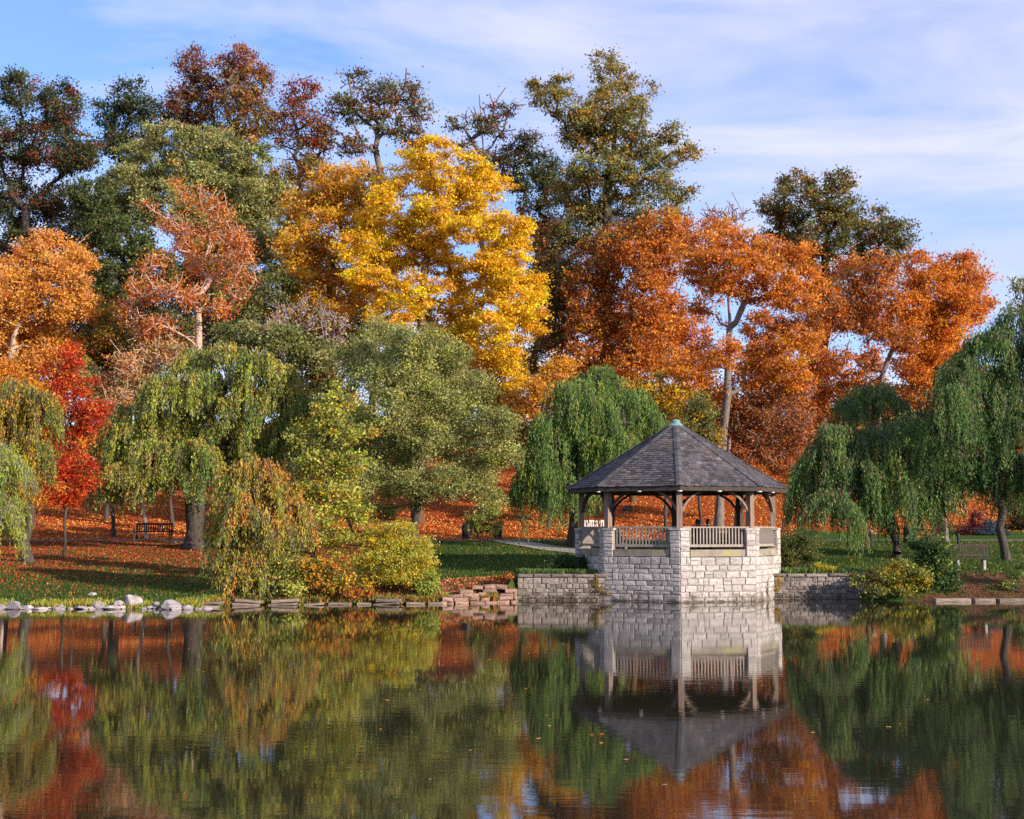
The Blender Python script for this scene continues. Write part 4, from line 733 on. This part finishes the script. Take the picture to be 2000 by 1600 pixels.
sh.build('shingle_covering', M['tint'], roof, kind='stuff')
for k, a in enumerate(ANG):
    hb = MB(); e = oc(a, RE + .05) + (0, 0, ZE + .02); ap = np.array([GX, GY, ZA + .02]); d = ap - e; L = np.linalg.norm(d); d /= L; inn = np.cross(d, (0, 0, 1)); inn /= np.linalg.norm(inn); upv = np.cross(inn, d); npc = 30
    for j in range(npc):
        g = rgr.uniform(.6, 1.4); c = e + d * (L * (j + .5) / npc) + upv * .025
        for s_ in (-1, 1): hb.box(c + inn * s_ * .055 - upv * .012, .12, L / npc * .97, .016, inn * math.cos(.25) - upv * s_ * math.sin(.25), d, upv * math.cos(.25) + inn * s_ * math.sin(.25), (.078 * g, .073 * g, .080 * g))
    hb.build('hip_ridge', M['tint'], roof)
b = MB(); ap = np.array([GX, GY, ZA]); b.tube([ap + (0, 0, -.12), ap + (0, 0, -.02), ap + (0, 0, 0), ap + (0, 0, .05)], [.30, .19, .155, .15], 16); b.tube([ap + (0, 0, .05), ap + (0, 0, .09), ap + (0, 0, .13)], [.18, .15, .05], 16); b.build('copper_cap', M['copper'], roof)
b = MB(); 
for k, a in enumerate(ANG):
    e0, e1 = oc(a, RE - .02), oc(a + 45, RE - .02); b.bar(e0 + (0, 0, ZE - .09), e1 + (0, 0, ZE - .09), .05, .14)
b.build('fascia', M['wood_dark'], roof)
for a in (-5, 17, 40, 62, -27, -50):
    r_ = (RE - .0) * (1 if a in ANG else math.cos(R(22.5)) / math.cos(R((a - 17.5) if a in (17,) else 1))); c = oc(a, r_ * .985) + (0, 0, ZE - .185)
    b = MB(); b.tube([c, c + (0, 0, .03)], .09, 10); b.build('eave_light', M['white'], roof)

# benches and people in the gazebo
def bench(name, label, x, y, rot, w, mt, z=None, legs='wood', group=None, back=True, slats=7):
    z = float(ground(x, y)) if z is None else z; e = empty(name, (x, y, z), label, 'bench', group); e.rotation_euler.z = rot
    def bb(nm, lst, m):
        b = MB()
        for c, sx, sy, sz in lst: b.box(np.array(c) + origin(e), sx, sy, sz)
        o = b.build(nm, m, e); return o
    for i in range(4): bb('seat_slat', [((0, -.20 + i * .125, .43), w, .10, .03)], M[mt])
    if back:
        bb('back_rail', [((0, .27, .93), w, .05, .09)], M[mt]); bb('back_rail', [((0, .26, .56), w, .05, .06)], M[mt])
        n = int(w / .11)
        for i in range(n): bb('back_slat', [((-w / 2 + .06 + (w - .12) * i / (n - 1), .265, .745), .055, .022, .31)], M[mt])
    for s in (-1, 1):
        if legs == 'wood':
            bb('leg', [((s * (w / 2 - .04), -.24, .32), .07, .07, .66)], M[mt]); bb('leg', [((s * (w / 2 - .04), .27, .49), .07, .07, .98)], M[mt]); bb('armrest', [((s * (w / 2 - .04), 0, .66), .08, .58, .035)], M[mt])
        else: bb('leg', [((s * (w / 2 - .3), 0, .20), .09, .34, .42)], M[legs])
    return e
bench('park_bench', 'brown slatted park bench among red fallen leaves near the thick dark trunk', -17.6, 70.0, 0, 1.8, 'wood_dark')
bench('park_bench', 'low bench with grey back and pale legs under the far right willow', 17.3, 54.0, 0, 1.6, 'wood_dark', legs='cap')
bench('gazebo_bench', 'slatted bench inside the gazebo carrying two seated people', GX + 1.35, GY + 1.9, math.pi * 0, 1.9, 'wood_dark', z=ZP + .012)
bench('gazebo_bench', 'empty slatted bench at the left inside the gazebo', GX - 2.15, GY + 1.2, R(75), 1.2, 'wood_grey', z=ZP + .012)
bench('garden_bench', 'white slatted bench on the leaves beyond the gazebo entrance', at(1161, 1025, 75.6)[0], 75.6, 0, 1.1, 'white')

def person(label, x, y, z, coat, lean):
    e = empty('person', (x, y, z), label, 'person')
    # joints: pelvis, spine, neck, head, arms, legs; sitting with the back to the water
    J = [(0, 0, .50), (0, .02, .68), (0, .03, .86), (0, .03, .98), (0, .015, 1.06), (0, 0, 1.14), (0, 0, 1.25),
         (-.17, .03, .92), (-.24, .00, .70), (-.17, .2, .60), (-.10, .28, .60), (.17, .03, .92), (.24, .00, .70), (.17, .2, .60), (.10, .28, .60),
         (-.10, .05, .49), (-.13, .42, .50), (-.13, .46, .10), (-.13, .58, .04), (.10, .05, .49), (.13, .42, .50), (.13, .46, .10), (.13, .58, .04)]
    E = [(0, 1), (1, 2), (2, 3), (3, 4), (4, 5), (5, 6), (3, 7), (7, 8), (8, 9), (9, 10), (3, 11), (11, 12), (12, 13), (13, 14), (0, 15), (15, 16), (16, 17), (17, 18), (0, 19), (19, 20), (20, 21), (21, 22)]
    rd = [.15, .14, .15, .12, .055, .085, .075, .085, .06, .045, .03, .085, .06, .045, .03, .11, .085, .06, .045, .11, .085, .06, .045]
    me = bpy.data.meshes.new('body'); me.from_pydata([(a_ + lean * c_ * .08, b_, c_) for a_, b_, c_ in J], E, []); o = bpy.data.objects.new('body', me); link(o, e)
    sk = o.modifiers.new('skin', 'SKIN'); lay = me.skin_vertices[0] if me.skin_vertices else None
    if lay is None:
        bpy.context.view_layer.objects.active = o; lay = me.skin_vertices[0]
    for i, r_ in enumerate(rd): lay.data[i].radius = (r_, r_ * .8)
    lay.data[0].use_root = True; o.modifiers.new('sub', 'SUBSURF').levels = 2; o.modifiers['sub'].render_levels = 2; me.materials.append(M[coat])
    hd = MB(); c = origin(e) + (lean * 1.2 * .08, 0, 1.19); rings = []
    def ball(cx, rx, ry, rz, zc0=-1.0):
        V = []; Fc = []; n, m_ = 14, 10
        for i in range(m_ + 1):
            ph = -math.pi / 2 + math.pi * i / m_; zz = math.sin(ph)
            for k in range(n): V.append(cx + np.array([rx * math.cos(ph) * math.cos(2 * math.pi * k / n), ry * math.cos(ph) * math.sin(2 * math.pi * k / n), rz * max(zz, zc0)]))
        for i in range(m_):
            for k in range(n): Fc.append((i * n + k, i * n + (k + 1) % n, (i + 1) * n + (k + 1) % n, (i + 1) * n + k))
        return V, Fc
    hd.add(*ball(c, .078, .095, .118)); hd.box(c + np.array([0, .1, -.01]), .022, .03, .04)
    for s in (-1, 1): hd.box(c + np.array([s * .08, 0, -.01]), .014, .035, .06)
    hd.build('head', M['skin'], e, smooth=True)
    hr = MB(); hr.add(*ball(c + np.array([0, -.014, .026]), .094, .104, .118, -.75)); hr.build('hair', M['hair'], e, smooth=True)
person('seated person with dark hair and navy coat, left one of the two in the gazebo', GX + .98, GY + 1.84, ZP + .03, 'coat', .3)
person('seated person with dark hair and black coat, right one of the two in the gazebo', GX + 1.45, GY + 1.84, ZP + .03, 'coat_black', -.3)

# ------------------------------------------------------------------ retaining walls and stone edging
def rwall(label, x0, x1, y, ztop, seed, kind='stone_dark'):
    e = empty('retaining_wall', (x0, y, 0), label, 'wall'); e['kind'] = 'thing'; rg = np.random.default_rng(seed)
    b = MB(); b.box(((x0 + x1) / 2, y + .22, (ztop - .6) / 2), x1 - x0, .34, ztop + .6); b.build('mortar_core', M['mortar'], e)
    n = courses(e, (x0, y + .05, 0), (1, 0, 0), (0, -1, 0), x1 - x0, -.12, ztop - .10, .23, .15, kind, rg, .16, .014, .045)
    x = x0
    while x < x1 - .05:
        w = min(rg.uniform(.5, .9), x1 - x); place(random.choice(SM[kind]), (x + w / 2, y + .17, ztop - .04 + rg.uniform(-.01, .01)), (1, 0, 0), (0, -1, 0), w - .012, .42, .11, e, 'coping_stone'); x += w
    print('wall', n)
rwall('weathered rubble stone retaining wall left of the gazebo base', .20, GX - RP * math.sin(R(50)) + .18, 50.9, .92, 21)
rwall('weathered rubble stone retaining wall right of the gazebo base', 9.25, 12.95, 52.25, .90, 22)
# dry stones from the left wall down to the slabs
e = empty('dry_stone_edging', (-1.2, 49.9, 0), 'rough dry laid stone bank stepping down left of the retaining wall', 'stone edging')
rg = np.random.default_rng(31)
for row in range(5):
    x = -2.7 + row * .30 + rg.uniform(-.1, .1)
    while x < .14:
        w = min(rg.uniform(.16, .55), .18 - x)
        if rg.random() < .08 + .05 * row: x += w; continue
        if w < .08: break
        yy = np.interp(x, [-2.6, .15], [48.6, 49.75]) + row * .18; place(random.choice(SM['stone_warm']), (x + w / 2, yy + .12, .02 + row * .125 + rg.uniform(-.03, .02)), (1, rg.uniform(-.15, .15), 0), (0, -1, 0), w - .02, .5, rg.uniform(.10, .16), e, tilt=rg.uniform(-.12, .12)); x += w
e = empty('slab_edging', (-6, 48.3, 0), 'row of flat pale stone slabs lying along the waterline under the shrubs', 'stone edging')
x = -10.1
while x < -2.3:
    w = rg.uniform(.35, 1.05); yy = float(shore(x + w / 2)); tl = rg.uniform(-.05, .05)
    for lv in range(2 if rg.random() < .75 else 1):
        place(random.choice(SM['slab']), (x + w / 2 + lv * .08, yy - .06 + lv * .09, .03 + lv * .115), (1, rg.uniform(-.12, .12), 0), (0, -1, 0), w - .03, .42, rg.uniform(.06, .11), e, 'slab', tilt=tl + rg.uniform(-.06, .06))
    x += w * rg.uniform(.95, 1.25)
e = empty('kerb_edging', (16.5, 50.5, 0), 'long pale kerb stones at the water on the right bank', 'stone edging')
for x0, x1 in ((14.8, 16.15), (16.2, 17.0), (17.05, 18.2)):
    place(random.choice(SM['slab']), ((x0 + x1) / 2, 50.42, .03), (1, 0, 0), (0, -1, 0), x1 - x0 - .02, .35, .16, e, 'kerb_stone', tilt=rg.uniform(-.01, .01))

# ------------------------------------------------------------------ boulders
def boulder(label, px, py, wpx, hpx, Y, m='rock', seed=0, group='pale rocks along the left shore', flat=1.0):
    rg = np.random.default_rng(seed + 300); s = Y / F; x = (px - 1000) * s; w = wpx * s * .92; h = hpx * s * .85
    zb = max(float(ground(x, Y)), -.02) if py is None else max(at(px, py, Y)[2], -.05)
    import bmesh
    bm = bmesh.new(); bmesh.ops.create_icosphere(bm, subdivisions=3 if w > .35 else 2, radius=1.0)
    pl = [(Vector(rg.normal(0, 1, 3)).normalized(), rg.uniform(.50, .88)) for _ in range(11)]; ph = rg.uniform(0, 6, 3)
    for v in bm.verts:
        q = v.co.copy()
        for n_, d_ in pl:
            k = q.dot(n_)
            if k > d_: q -= n_ * (k - d_)
        q *= 1 + .07 * math.sin(q.x * 3.1 + ph[0]) * math.sin(q.y * 2.7 + ph[1]) + .02 * math.sin(q.z * 9 + ph[2])
        v.co = (q.x * w * .62, q.y * w * .5, q.z * h * .66 + h * .30)
    me = bpy.data.meshes.new('boulder'); bm.to_mesh(me); bm.free(); me.materials.append(M[m]); o = bpy.data.objects.new('boulder', me); C.objects.link(o)
    o.location = (x, Y, zb); o.rotation_euler.z = rg.uniform(-.5, .5); o['label'] = label; o['category'] = 'rock'
    if group: o['group'] = group
BL = [(5, 34, 16, 'pale rock cut by the left frame edge at the waterline'), (34, 40, 20, 'broad pale rounded rock second from the left edge'), (60, 20, 12, 'small rock just right of the broad pale rounded rock'), (86, 32, 8, 'flat dark rock in the grass gap left of the yellow tufts'),
      (122, 28, 13, 'domed rock standing alone between two mossy gaps'), (168, 34, 9, 'long flat rock left of the stacked pale rocks'), (200, 28, 19, 'upright pale rock behind the flat stacked ones'), (224, 34, 11, 'slanting wedge shaped rock in the middle of the row'), (244, 18, 8, 'little flat rock left of the tall boulder'),
      (237, 22, 21, 'squarish pale rock raised behind the row'), (265, 36, 34, 'tallest pale boulder with a flat slanting top'), (270, 32, 9, 'split flat rock in front of the tallest boulder'), (302, 22, 7, 'low grey rock right of the tallest boulder'), (338, 42, 24, 'big gabled pale rock near the right end of the row'),
      (348, 36, 10, 'flat rock in front of the big gabled rock'), (372, 22, 13, 'rounded small rock right of the big gabled rock'), (394, 16, 6, 'tiny flat rock at the right end of the row'), (410, 22, 7, 'low brownish rock where the slabs begin')]
for i, (px, w, h, lb) in enumerate(BL):
    Y = 45.55 + (0.45 if 'behind' in lb or 'tallest' in lb else 0) + .12 * (i % 3); boulder(lb, px, None, w, h, Y, seed=i)
rq = np.random.default_rng(77)
for i in range(26):
    boulder('small pale stone filling the row between the larger shore rocks', float(rq.uniform(-20, 415)), None, float(rq.uniform(8, 17)), float(rq.uniform(4, 9)), 45.4 + float(rq.uniform(0, .5)), seed=200 + i, group='small stones between the shore rocks')
for i, (px, w, h, Y, lb) in enumerate([(185, 20, 9, 48.2, 'single pale rock lying on the left lawn above the shore'), (310, 20, 11, 46.6, 'pale rock half sunk in the grass behind the row'), (20, 24, 8, 46.6, 'mossy stone in the grass at the far left bank'), (140, 16, 6, 46.4, 'small grey stone in the grass behind the domed rock')]): boulder(lb, px, None, w, h, Y, seed=60 + i)
boulder('dark rock on the leaves between the bench and the thick trunk', 340, None, 20, 9, 69.5, 'rock_dark', 70, None); boulder('smaller dark rock right of the other one beside the thick trunk', 356, None, 12, 7, 69.7, 'rock_dark', 71, None)
boulder('dark rock on the leafy slope seen under the gazebo roof', 1226, None, 22, 12, 88, 'rock_dark', 72, None)

# ------------------------------------------------------------------ bins, posts, fountain
def bin_(label, px, Y, w, h):
    x = (px - 1000) * Y / F; z = float(ground(x, Y)); e = empty('litter_bin', (x, Y, z), label, 'litter bin'); c = np.array([x, Y, z])
    b = MB(); b.tube([c, c + (0, 0, .05), c + (0, 0, h * .82)], [w * .42, w * .45, w * .48], 18); b.build('drum', M['black'], e)
    for i in range(18):
        a = 2 * math.pi * i / 18; b = MB(); b.box(c + np.array([math.cos(a) * w * .5, math.sin(a) * w * .5, h * .43]), .012, .05, h * .74, (math.cos(a), math.sin(a), 0), (-math.sin(a), math.cos(a), 0)); b.build('slat', M['black'], e)
    b = MB(); b.tube([c + (0, 0, h * .82), c + (0, 0, h * .86), c + (0, 0, h * .97), c + (0, 0, h)], [w * .53, w * .53, w * .36, w * .20], 18); b.build('lid', M['black'], e)
bin_('dark litter bin behind the path under the large rounded tree', 912, 75.2, .52, .9)
bin_('dark litter bin half hidden by the bush right of the other bin', 972, 75.4, .5, .75)
bin_('dark litter bin behind the forked willow trunk', 1771, 68.5, .46, .85)
x, Y = (1868 - 1000) * 64 / F, 64; z = float(ground(x, Y)); e = empty('bollard', (x, Y, z), 'short black bollard on the lawn behind the right bench', 'bollard')
c = np.array([x, Y, z]); b = MB(); b.tube([c, c + (0, 0, .07), c + (0, 0, .09), c + (0, 0, .66)], [.085, .085, .065, .06], 12); b.build('shaft', M['black'], e); b = MB(); b.tube([c + (0, 0, .66), c + (0, 0, .68), c + (0, 0, .73), c + (0, 0, .77)], [.08, .08, .07, .03], 12); b.build('bollard_cap', M['black'], e)
x, Y = (1698 - 1000) * 67 / F, 67; z = float(ground(x, Y)); e = empty('drinking_fountain', (x, Y, z), 'dark pedestal drinking fountain with a pale bowl on the right lawn', 'drinking fountain')
c = np.array([x, Y, z]); b = MB(); b.tube([c, c + (0, 0, .05), c + (0, 0, .07), c + (0, 0, .62)], [.13, .13, .075, .075], 12); b.build('pedestal', M['black'], e); b = MB(); b.tube([c + (0, 0, .60), c + (0, 0, .66), c + (0, 0, .73), c + (0, 0, .735), c + (0, 0, .70)], [.08, .16, .19, .16, .04], 14); b.build('bowl', M['cap'], e)

# ------------------------------------------------------------------ fallen leaves, grass, floating leaves
def scatter(name, label, n, fx, size, pal, lift, seed, matn='litter', blade=False):
    rg = np.random.default_rng(seed); P = fx(n, rg); P[:, 2] += lift
    if blade:
        k = len(P); h = size * rg.uniform(.5, 1.4, k); w = size * .22; th = rg.uniform(0, np.pi, k); d = np.stack([np.cos(th) * w, np.sin(th) * w, 0 * th], -1); ln = np.stack([rg.normal(0, .3, k) * h, rg.normal(0, .3, k) * h, h], -1)
        V = np.stack([P - d, P + d, P + ln], 1).reshape(-1, 3); Q = np.arange(3 * k).reshape(-1, 3)
    else: V, Q = leafquads(P, size, size * .75, rg, None, 1.5, .3)
    mesh(name, V, Q, M[matn], tint=tints(pick(pal, len(P), rg), rg, .25), kind='stuff', label=label, cat=name.replace('_', ' '))
def hillf(n, rg):
    y = 74 + (rg.random(n) ** 1.3) * 34; x = rg.uniform(-.40, .40, n) * y; k = ~((x > 9) & (y < 79 + 3 * np.sin(x * .8))); x, y = x[k], y[k]; return np.stack([x, y, ground(x, y)], -1)
def lawnf(n, rg):
    y = 46.5 + rg.random(n) ** .7 * 25; x = rg.uniform(-25, -3, n) * y / 60; p = np.interp(x, [-18, -10, -4], [1, .8, .12]) * np.interp(y, [46, 53, 60, 71], [.16, .42, .95, 1.0]); k = rg.random(n) < p; x, y = x[k], y[k]; return np.stack([x, y, ground(x, y)], -1)
def lawn2f(n, rg):
    y = 50.8 + rg.random(n) * 22; x = rg.uniform(-5, 21, n) * y / 58; k = (y > shore(x) + .6) & (np.hypot(x - GX, y - GY) > 4); x, y = x[k], y[k]; return np.stack([x, y, ground(x, y)], -1)
def bankf(n, rg):
    x = rg.uniform(-9.5, .1, n); y = shore(x) + .1 + rg.random(n) * 2.6; return np.stack([x, y, ground(x, y)], -1)
scatter('fallen_leaves', 'bright red and pink orange fallen leaves on the slope behind the park bench', 34000, lambda n, rg: (lambda q: q[(q[:, 0] < -2)])(hillf(n, rg)), .10, [(RD2, 4), (RD, 2), (OR2, 2), (PE, 2), (RU2, 2)], .05, 11)
scatter('fallen_leaves', 'thick orange carpet of fallen leaves on the hillside', 90000, hillf, .11, [(OR, 3), (RU2, 4), (RU, 2), (OR2, 2.5), (PE, 1.2), (RD, 2), (BR, 1.5)], .03, 1)
scatter('fallen_leaves', 'red fallen leaves sprinkled over the left lawn', 95000, lawnf, .068, [(RD, 5), (MR, 3), (RU2, 1.6), (RD2, 1.6), (PE, .4)], .02, 2)
scatter('fallen_leaves', 'scattered tan fallen leaves on the middle and right lawn', 4200, lawn2f, .065, [(RU2, 2), (GD, 2), (PE, 1.4), (RD, 1)], .02, 3)
scatter('fallen_leaves', 'rusty fallen leaves on the bank above the slabs', 12000, bankf, .07, [(RU2, 2), (RD, 2), (PK, 2), (PE, 1), (RU, 1)], .02, 4)
def grassf(n, rg):
    y = 46 + rg.random(n) ** 1.2 * 26; x = rg.uniform(-21, 23, n) * y / 58; k = (y > shore(x) + .25) & (np.hypot(x - GX, y - GY) > 3.9) & ~((np.abs(y - 72.6) < 1.2)); x, y = x[k], y[k]; return np.stack([x, y, ground(x, y)], -1)
scatter('lawn_grass', 'short green grass covering the lawn', 110000, grassf, .085, [((.035, .075, .012), 3), ((.065, .12, .02), 3), ((.12, .15, .03), 1.3)], 0, 5, 'leaf', True)
def edgef(n, rg):
    x = rg.uniform(-18, -9.6, n); y = shore(x) + .25 + rg.random(n) ** 1.6 * .9; k = np.sin(x * 1.7) + np.sin(x * 4.1 + 1) + rg.normal(0, .5, n) > -.3; x, y = x[k], y[k]; return np.stack([x, y, ground(x, y)], -1)
scatter('edge_grass', 'yellowish grass tufts between the shore rocks', 9000, edgef, .16, [(LM, 3), (OL, 2), (GD, 1)], 0, 6, 'leaf', True)
def verge(n, rg):
    x = np.concatenate([rg.uniform(.3, 3.2, n // 2), rg.uniform(10.1, 13.0, n // 2)]); y = np.where(x > 5, 52.75, 51.35) + rg.random(len(x)) * 1.4; return np.stack([x, y, ground(x, y)], -1)
def weedf(n, rg):
    c = rg.uniform(-9.8, -.2, 60); x = c[rg.integers(0, 60, n)] + rg.normal(0, .09, n); y = shore(x) + .12 + np.abs(rg.normal(0, .25, n)); return np.stack([x, y, ground(x, y)], -1)
scatter('bank_weeds', 'mixed weeds drooping over the slabs along the bank', 12000, weedf, .20, [(OL, 3), (LM, 2), (RU2, 2), (DG2, 2)], 0, 12, 'leaf', True)
scatter('verge_grass', 'longer green grass on top of the retaining walls', 8000, verge, .22, [(WG2, 2), (WG, 2), (OL, 1.4), (LM, .4)], 0, 7, 'leaf', True)
def floatf(n, rg):
    c = rg.integers(0, 14, n); cy = rg.uniform(14, 47, 14); cx = rg.uniform(-.36, .36, 14) * cy; y = np.clip(cy[c] + rg.normal(0, 1.6, n), 12, 48.5); x = cx[c] + rg.normal(0, 2.4, n); y = np.where((x < .2) & (x > -10), np.minimum(y, 47.5), np.where(x <= -10, np.minimum(y, 45), y)); return np.stack([x, y, 0 * x], -1)
rg = np.random.default_rng(8); P = floatf(75, rg); th = rg.uniform(0, 6.28, 75); L_ = rg.uniform(.025, .06, 75); V = []
for p, t, q in zip(P, th, L_):
    for a_, r_ in ((0, 1), (1.0, .62), (2.2, .55), (3.14, .9), (4.1, .55), (5.2, .62)): V.append((p[0] + math.cos(t + a_) * q * r_, p[1] + math.sin(t + a_) * q * r_, .006 + .006 * (a_ % 2)))
mesh('floating_leaves', V, np.arange(450).reshape(-1, 6), M['litter'], tint=pick([(PE, 3), (OR, 1), (PK, 2), (GD, 1)], 75, rg), kind='stuff', label='small fallen leaves floating on the lake', cat='floating leaves')
print('leaves', sum(q[1] for q in STAT), 'objects', len(bpy.data.objects))
